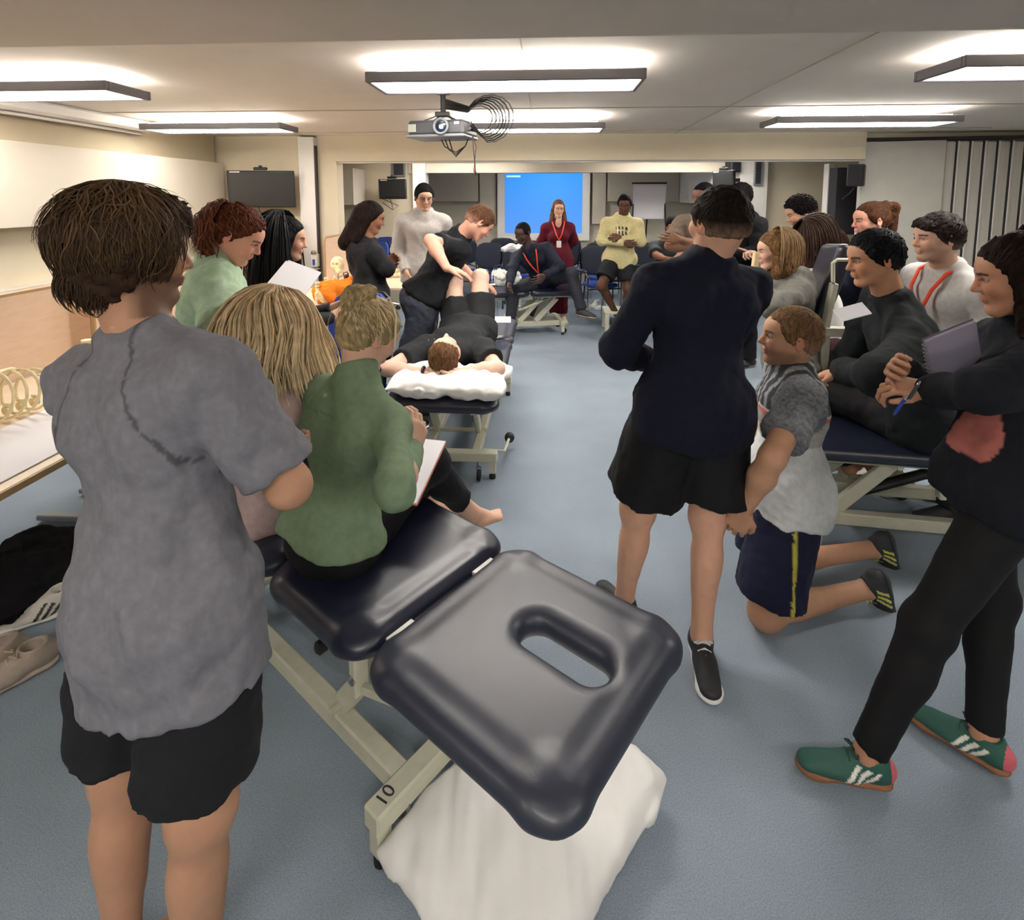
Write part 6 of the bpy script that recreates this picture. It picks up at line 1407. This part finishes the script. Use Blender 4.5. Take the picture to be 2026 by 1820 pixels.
def pelvis_model(c, s, rz, label):
    t = empty('pelvis_model', at(c), label, 'anatomical model'); F_ = Fr(c, (math.cos(rz), math.sin(rz), 0), (0, 0, 1)); pr = []
    for y in (-1, 1): pr += [cone(F_(-.04 * s, y * .03 * s, .05 * s), F_(.0, y * .12 * s, .11 * s), .02 * s, .03 * s, n=F_.f, s=.5, k=.02), cone(F_(.0, y * .11 * s, .1 * s), F_(.03 * s, y * .07 * s, .035 * s), .028 * s, .02 * s, k=.02), cone(F_(.03 * s, y * .07 * s, .035 * s), F_(.07 * s, y * .01 * s, .03 * s), .015 * s, k=.01), cone(F_(.03 * s, y * .06 * s, .03 * s), F_(.04 * s, y * .04 * s, .012 * s), .015 * s, k=.01)]
    pr += [ell(F_(-.045 * s, 0, .05 * s), (.025 * s, .045 * s, .045 * s), F_.ax, .02)]
    p, q = solid(pr, .005); mesh_np('hip_bones', p, q, None, M['bone'], t)
    for i in range(4): MB().lathe(F_(-.05 * s, 0, (.10 + .028 * i) * s), [(.012 * s, -.011 * s), (.02 * s, -.009 * s), (.02 * s, .009 * s), (.012 * s, .011 * s)], 12).build('vertebra', M['bone'], t, True)
ribcage((-2.32, 2.02, .762), .42, .13, R_(78), 'rib cage model on the nearest desk at the left edge')
sheet('poster_sheet', (-2.02, 1.95, .752), .42, .78, (1, 0, 0), (0, 1, 0), 'large white sheet on the nearest desk under the rib cage', 'paper', t=.003)
pelvis_model((-2.25, 2.56, .752), 1.2, R_(0), 'pale pelvis model half hidden by the man in the grey T-shirt')
sheet('note_sheet', (-2.1, 3.45, .752), .30, .40, (1, .1, 0), (0, 1, 0), 'white sheet on the desk behind the grey T-shirt', 'paper', t=.004)
mg = empty('mug', (-2.2, 3.2, .752), 'white mug on the desk behind the grey T-shirt', 'mug'); MB().lathe((-2.2, 3.2, .75), [(.035, 0), (.04, .01), (.04, .09), (.036, .09), (.034, .012), (.001, .012)], 18).build('cup', M['white'], mg, True); MB().tube([(-2.16, 3.2, .82), (-2.13, 3.2, .82), (-2.13, 3.2, .78), (-2.16, 3.2, .77)], .005, 6).build('handle', M['white'], mg, True)
bg = P(682, 552, 4.9); cloth_blob('orange_bag', (bg[0] - .05, bg[1], .84), (.24, .16, .11), 31, '#e07a1e', 'bright orange cloth bag on the desk behind the metal bottle', 'bag', .02, .14, extra=[cone((bg[0] + .02, bg[1], .9), (bg[0] + .12, bg[1] + .05, 1.02), .06, .02, k=.04)])
bt_ = PZ(687, 590, .75); bx, by = bt_[:2]
bo = empty('bottle', (bx, by, .75), 'steel water bottle with a dark cap on the desk', 'bottle'); MB().lathe((bx, by, .748), [(.034, 0), (.036, .006), (.036, .15), (.030, .175), (.022, .185)], 20).build('flask', mat('brushed_steel', '#b9b3ac', .3, metal=.9), bo, True)
MB().lathe((bx, by, .93), [(.023, 0), (.025, .01), (.024, .04), (.015, .05)], 16).build('cap', mat_col(C_('#3a1f1c'), .3), bo, True); MB().tube([(bx - .02, by, .955), (bx - .03, by, .99), (bx + .01, by, 1.0), (bx + .022, by, .96)], .006, 8).build('cap_loop', mat_col(C_('#3a1f1c'), .3), bo, True)
for i, (u_, v_, z_) in enumerate(((640, 600, 1.0), (655, 583, .9), (668, 575, .8))):
    q = PZ(u_, v_, .752); pelvis_model(q, z_, R_(40 * i), ('pelvis model on the desk nearest the blue chair', 'pelvis model beside the steel bottle', 'small pelvis model touching the orange bag')[i])
q = PZ(660, 592, .752); ribcage(q + [0, .1, 0], .34, .06, R_(20), 'small curved rib model lying left of the steel bottle', n=7)
q = PZ(800, 520, .752); ribcage(q + [-.12, .05, 0], .42, .11, R_(70), 'cream rib cage model on the far desk behind the crossed arms', n=9)
q = PZ(788, 548, .752); pelvis_model(q + [-.05, 0, 0], 1.1, R_(-60), 'pelvis model on the far desk beside the crossed arms')
kn = P(668, 522, 5.6); tt = empty('model_skull', at(kn), 'pale round model piece leaning above the orange bag', 'anatomical model'); p_, q_ = solid([ell(kn, (.07, .07, .08)), cone(kn + [.02, -.03, -.04], kn + [.03, -.05, -.07], .04, .03, k=.02), ell(kn + [.02, -.065, .0], (.015, .02, .015), op='sub', k=.01), ell(kn + [-.025, -.06, .0], (.015, .02, .015), op='sub', k=.01)], .006); mesh_np('cranium', p_, q_, None, M['bone'], tt)
MB().tube([kn - [0, 0, .08], [kn[0], kn[1], .75]], .008, 8).build('stand_rod', M['chrome'], tt); MB().lathe((kn[0], kn[1], .748), [(.07, 0), (.07, .012), (.02, .018)], 18).build('stand_foot', M['white'], tt)
# wall hand-gel dispenser on the white post
dp = P(612, 518, 6.3); t = empty('gel_dispenser', at(dp), 'small wall dispenser with a blue mark on the white post', 'dispenser'); c = dp * [1, 1, 1]; c[1] = 6.30
MB().box(c, (.09, .07, .16), bev=.012).build('housing', M['white'], t); MB().box(c + [0, -.036, -.02], (.03, .004, .07), bev=.001).build('blue_mark', mat_col(C_('#2a4aa8')), t); MB().lathe(c + [0, -.03, .10], [(.03, -.02), (.035, 0), (.02, .02)], 14).build('pump', M['chrome'], t); MB().box(c + [0, -.01, -.10], (.1, .08, .012), bev=.003).build('drip_tray', M['white'], t)
# ------------------------------------------------------------------ far tables and low couch frame
def table(c, w, d, h, rz, label, top='white'):
    t = empty('table', (c[0], c[1], 0), label, 'table'); ax = np.array([[math.cos(rz), math.sin(rz), 0], [-math.sin(rz), math.cos(rz), 0], [0, 0, 1.]]); c = np.array([c[0], c[1], 0.])
    MB().box(c + [0, 0, h - .015], (w, d, .03), ax=ax, bev=.004).build('tabletop', M[top], t)
    for sx in (-1, 1):
        for sy in (-1, 1): q = c + ax[0] * sx * (w / 2 - .06) + ax[1] * sy * (d / 2 - .06); MB().tube([q, q + [0, 0, h - .02]], .018, 8).build('leg', M['chrome'], t)
    return t
table((1.95, 6.62), 1.5, .6, .80, R_(4), 'black table with papers in front of the man in the dark grey shirt', 'black')
sheet('note_sheet', (1.72, 6.55, .812), .42, .26, (1, .2, 0), (0, 1, 0), 'open white papers at the left of the black far table', 'paper', t=.01)
sheet('note_sheet', (2.20, 6.55, .812), .34, .24, (1, -.2, 0), (0, 1, 0), 'open white papers below the folded arms on the far table', 'paper', t=.01)
table((1.02, 7.45), .55, .45, .62, R_(0), 'small grey table behind the black shorts', 'vinyl')
lf = empty('low_trolley', (.95, 6.95, 0), 'low white steel frame on the floor beside the yellow hoodie man', 'trolley')
MB().box((1.0, 6.95, .26), (.5, .4, .03), bev=.005).build('deck', M['metalw'], lf)
for sx in (-1, 1):
    for sy in (-1, 1): MB().bar((1.0 + sx * .22, 6.95 + sy * .17, .26), (1.0 + sx * .22, 6.95 + sy * .17, .0), .05, bev=.004).build('leg', M['metalw'], lf)
# ------------------------------------------------------------------ floor clutter
def loose_shoe(u, v, rz, cols, label, z=.0, s=1., laces=None, name='trainer', tilt=(0, 0, 1), **kw):
    c = PZ(u, v, 0.); t = empty(name, at(c + [0, 0, z]), label, 'shoe'); d = np.array([math.cos(rz), math.sin(rz), 0])
    shoe('upper', c + [0, 0, .087 * s + z], d, t, cols, s=s, up=tilt, laces=laces, vox=.005, **kw); return t
loose_shoe(62, 1330, R_(235), (C_('#a39488'), C_('#b8a898')), 'pale beige trainer lying left of the black shorts', s=1.1, laces=C_('#b0a090'))
loose_shoe(2, 1322, R_(240), (C_('#a39488'), C_('#b8a898')), 'pale beige trainer cut by the left edge', s=1.1)
loose_shoe(120, 1212, R_(215), (C_('#c9c3ba'), C_('#e0dcd4')), 'white trainer with black marks behind the beige pair', s=1.15, stripes=C_('#2a2a2a'))
bp = PZ(55, 1180, 0.); cloth_blob('black_bag', (bp[0], bp[1], .10), (.20, .30, .12), 41, '#0e0d10', 'crumpled black bag on the carpet behind the loose trainers', 'bag', .025, .16)
loose_shoe(800, 850, R_(30), (C_('#3a3a3f'), C_('#d6cfc4')), 'dark trainer under the centre couch', laces=C_('#c8c8c8'), stripes=C_('#dddddd'))
for i, (u, v, r) in enumerate(((1160, 612, 20), (1180, 605, 60), (1198, 612, 10))): loose_shoe(u, v, R_(r + 180), (C_('#d8d8d4'), C_('#e8e8e6')), ('white trainer under the far chairs, left one', 'white trainer with green trim under the far chairs', 'white trainer under the far chairs, right one')[i], s=.95, stripes=C_('#4f9a5a') if i == 1 else None, vox=.008) if False else loose_shoe(u, v, R_(r + 180), (C_('#d8d8d4'), C_('#e8e8e6')), ('white trainer under the far chairs, left one', 'white trainer with green trim under the far chairs', 'white trainer under the far chairs, right one')[i], s=.95, stripes=C_('#4f9a5a') if i == 1 else None)
loose_shoe(1740, 945, R_(200), (C_('#c9bfb4'), C_('#e8e2da')), 'white trainer with pink lining under the right couch', s=1.0, heel=C_('#c27a72'), laces=C_('#e8e2da'))
loose_shoe(1775, 965, R_(215), (C_('#d5cfc8'), C_('#efe9e0')), 'white trainer under the right couch near the leggings', s=1.0)
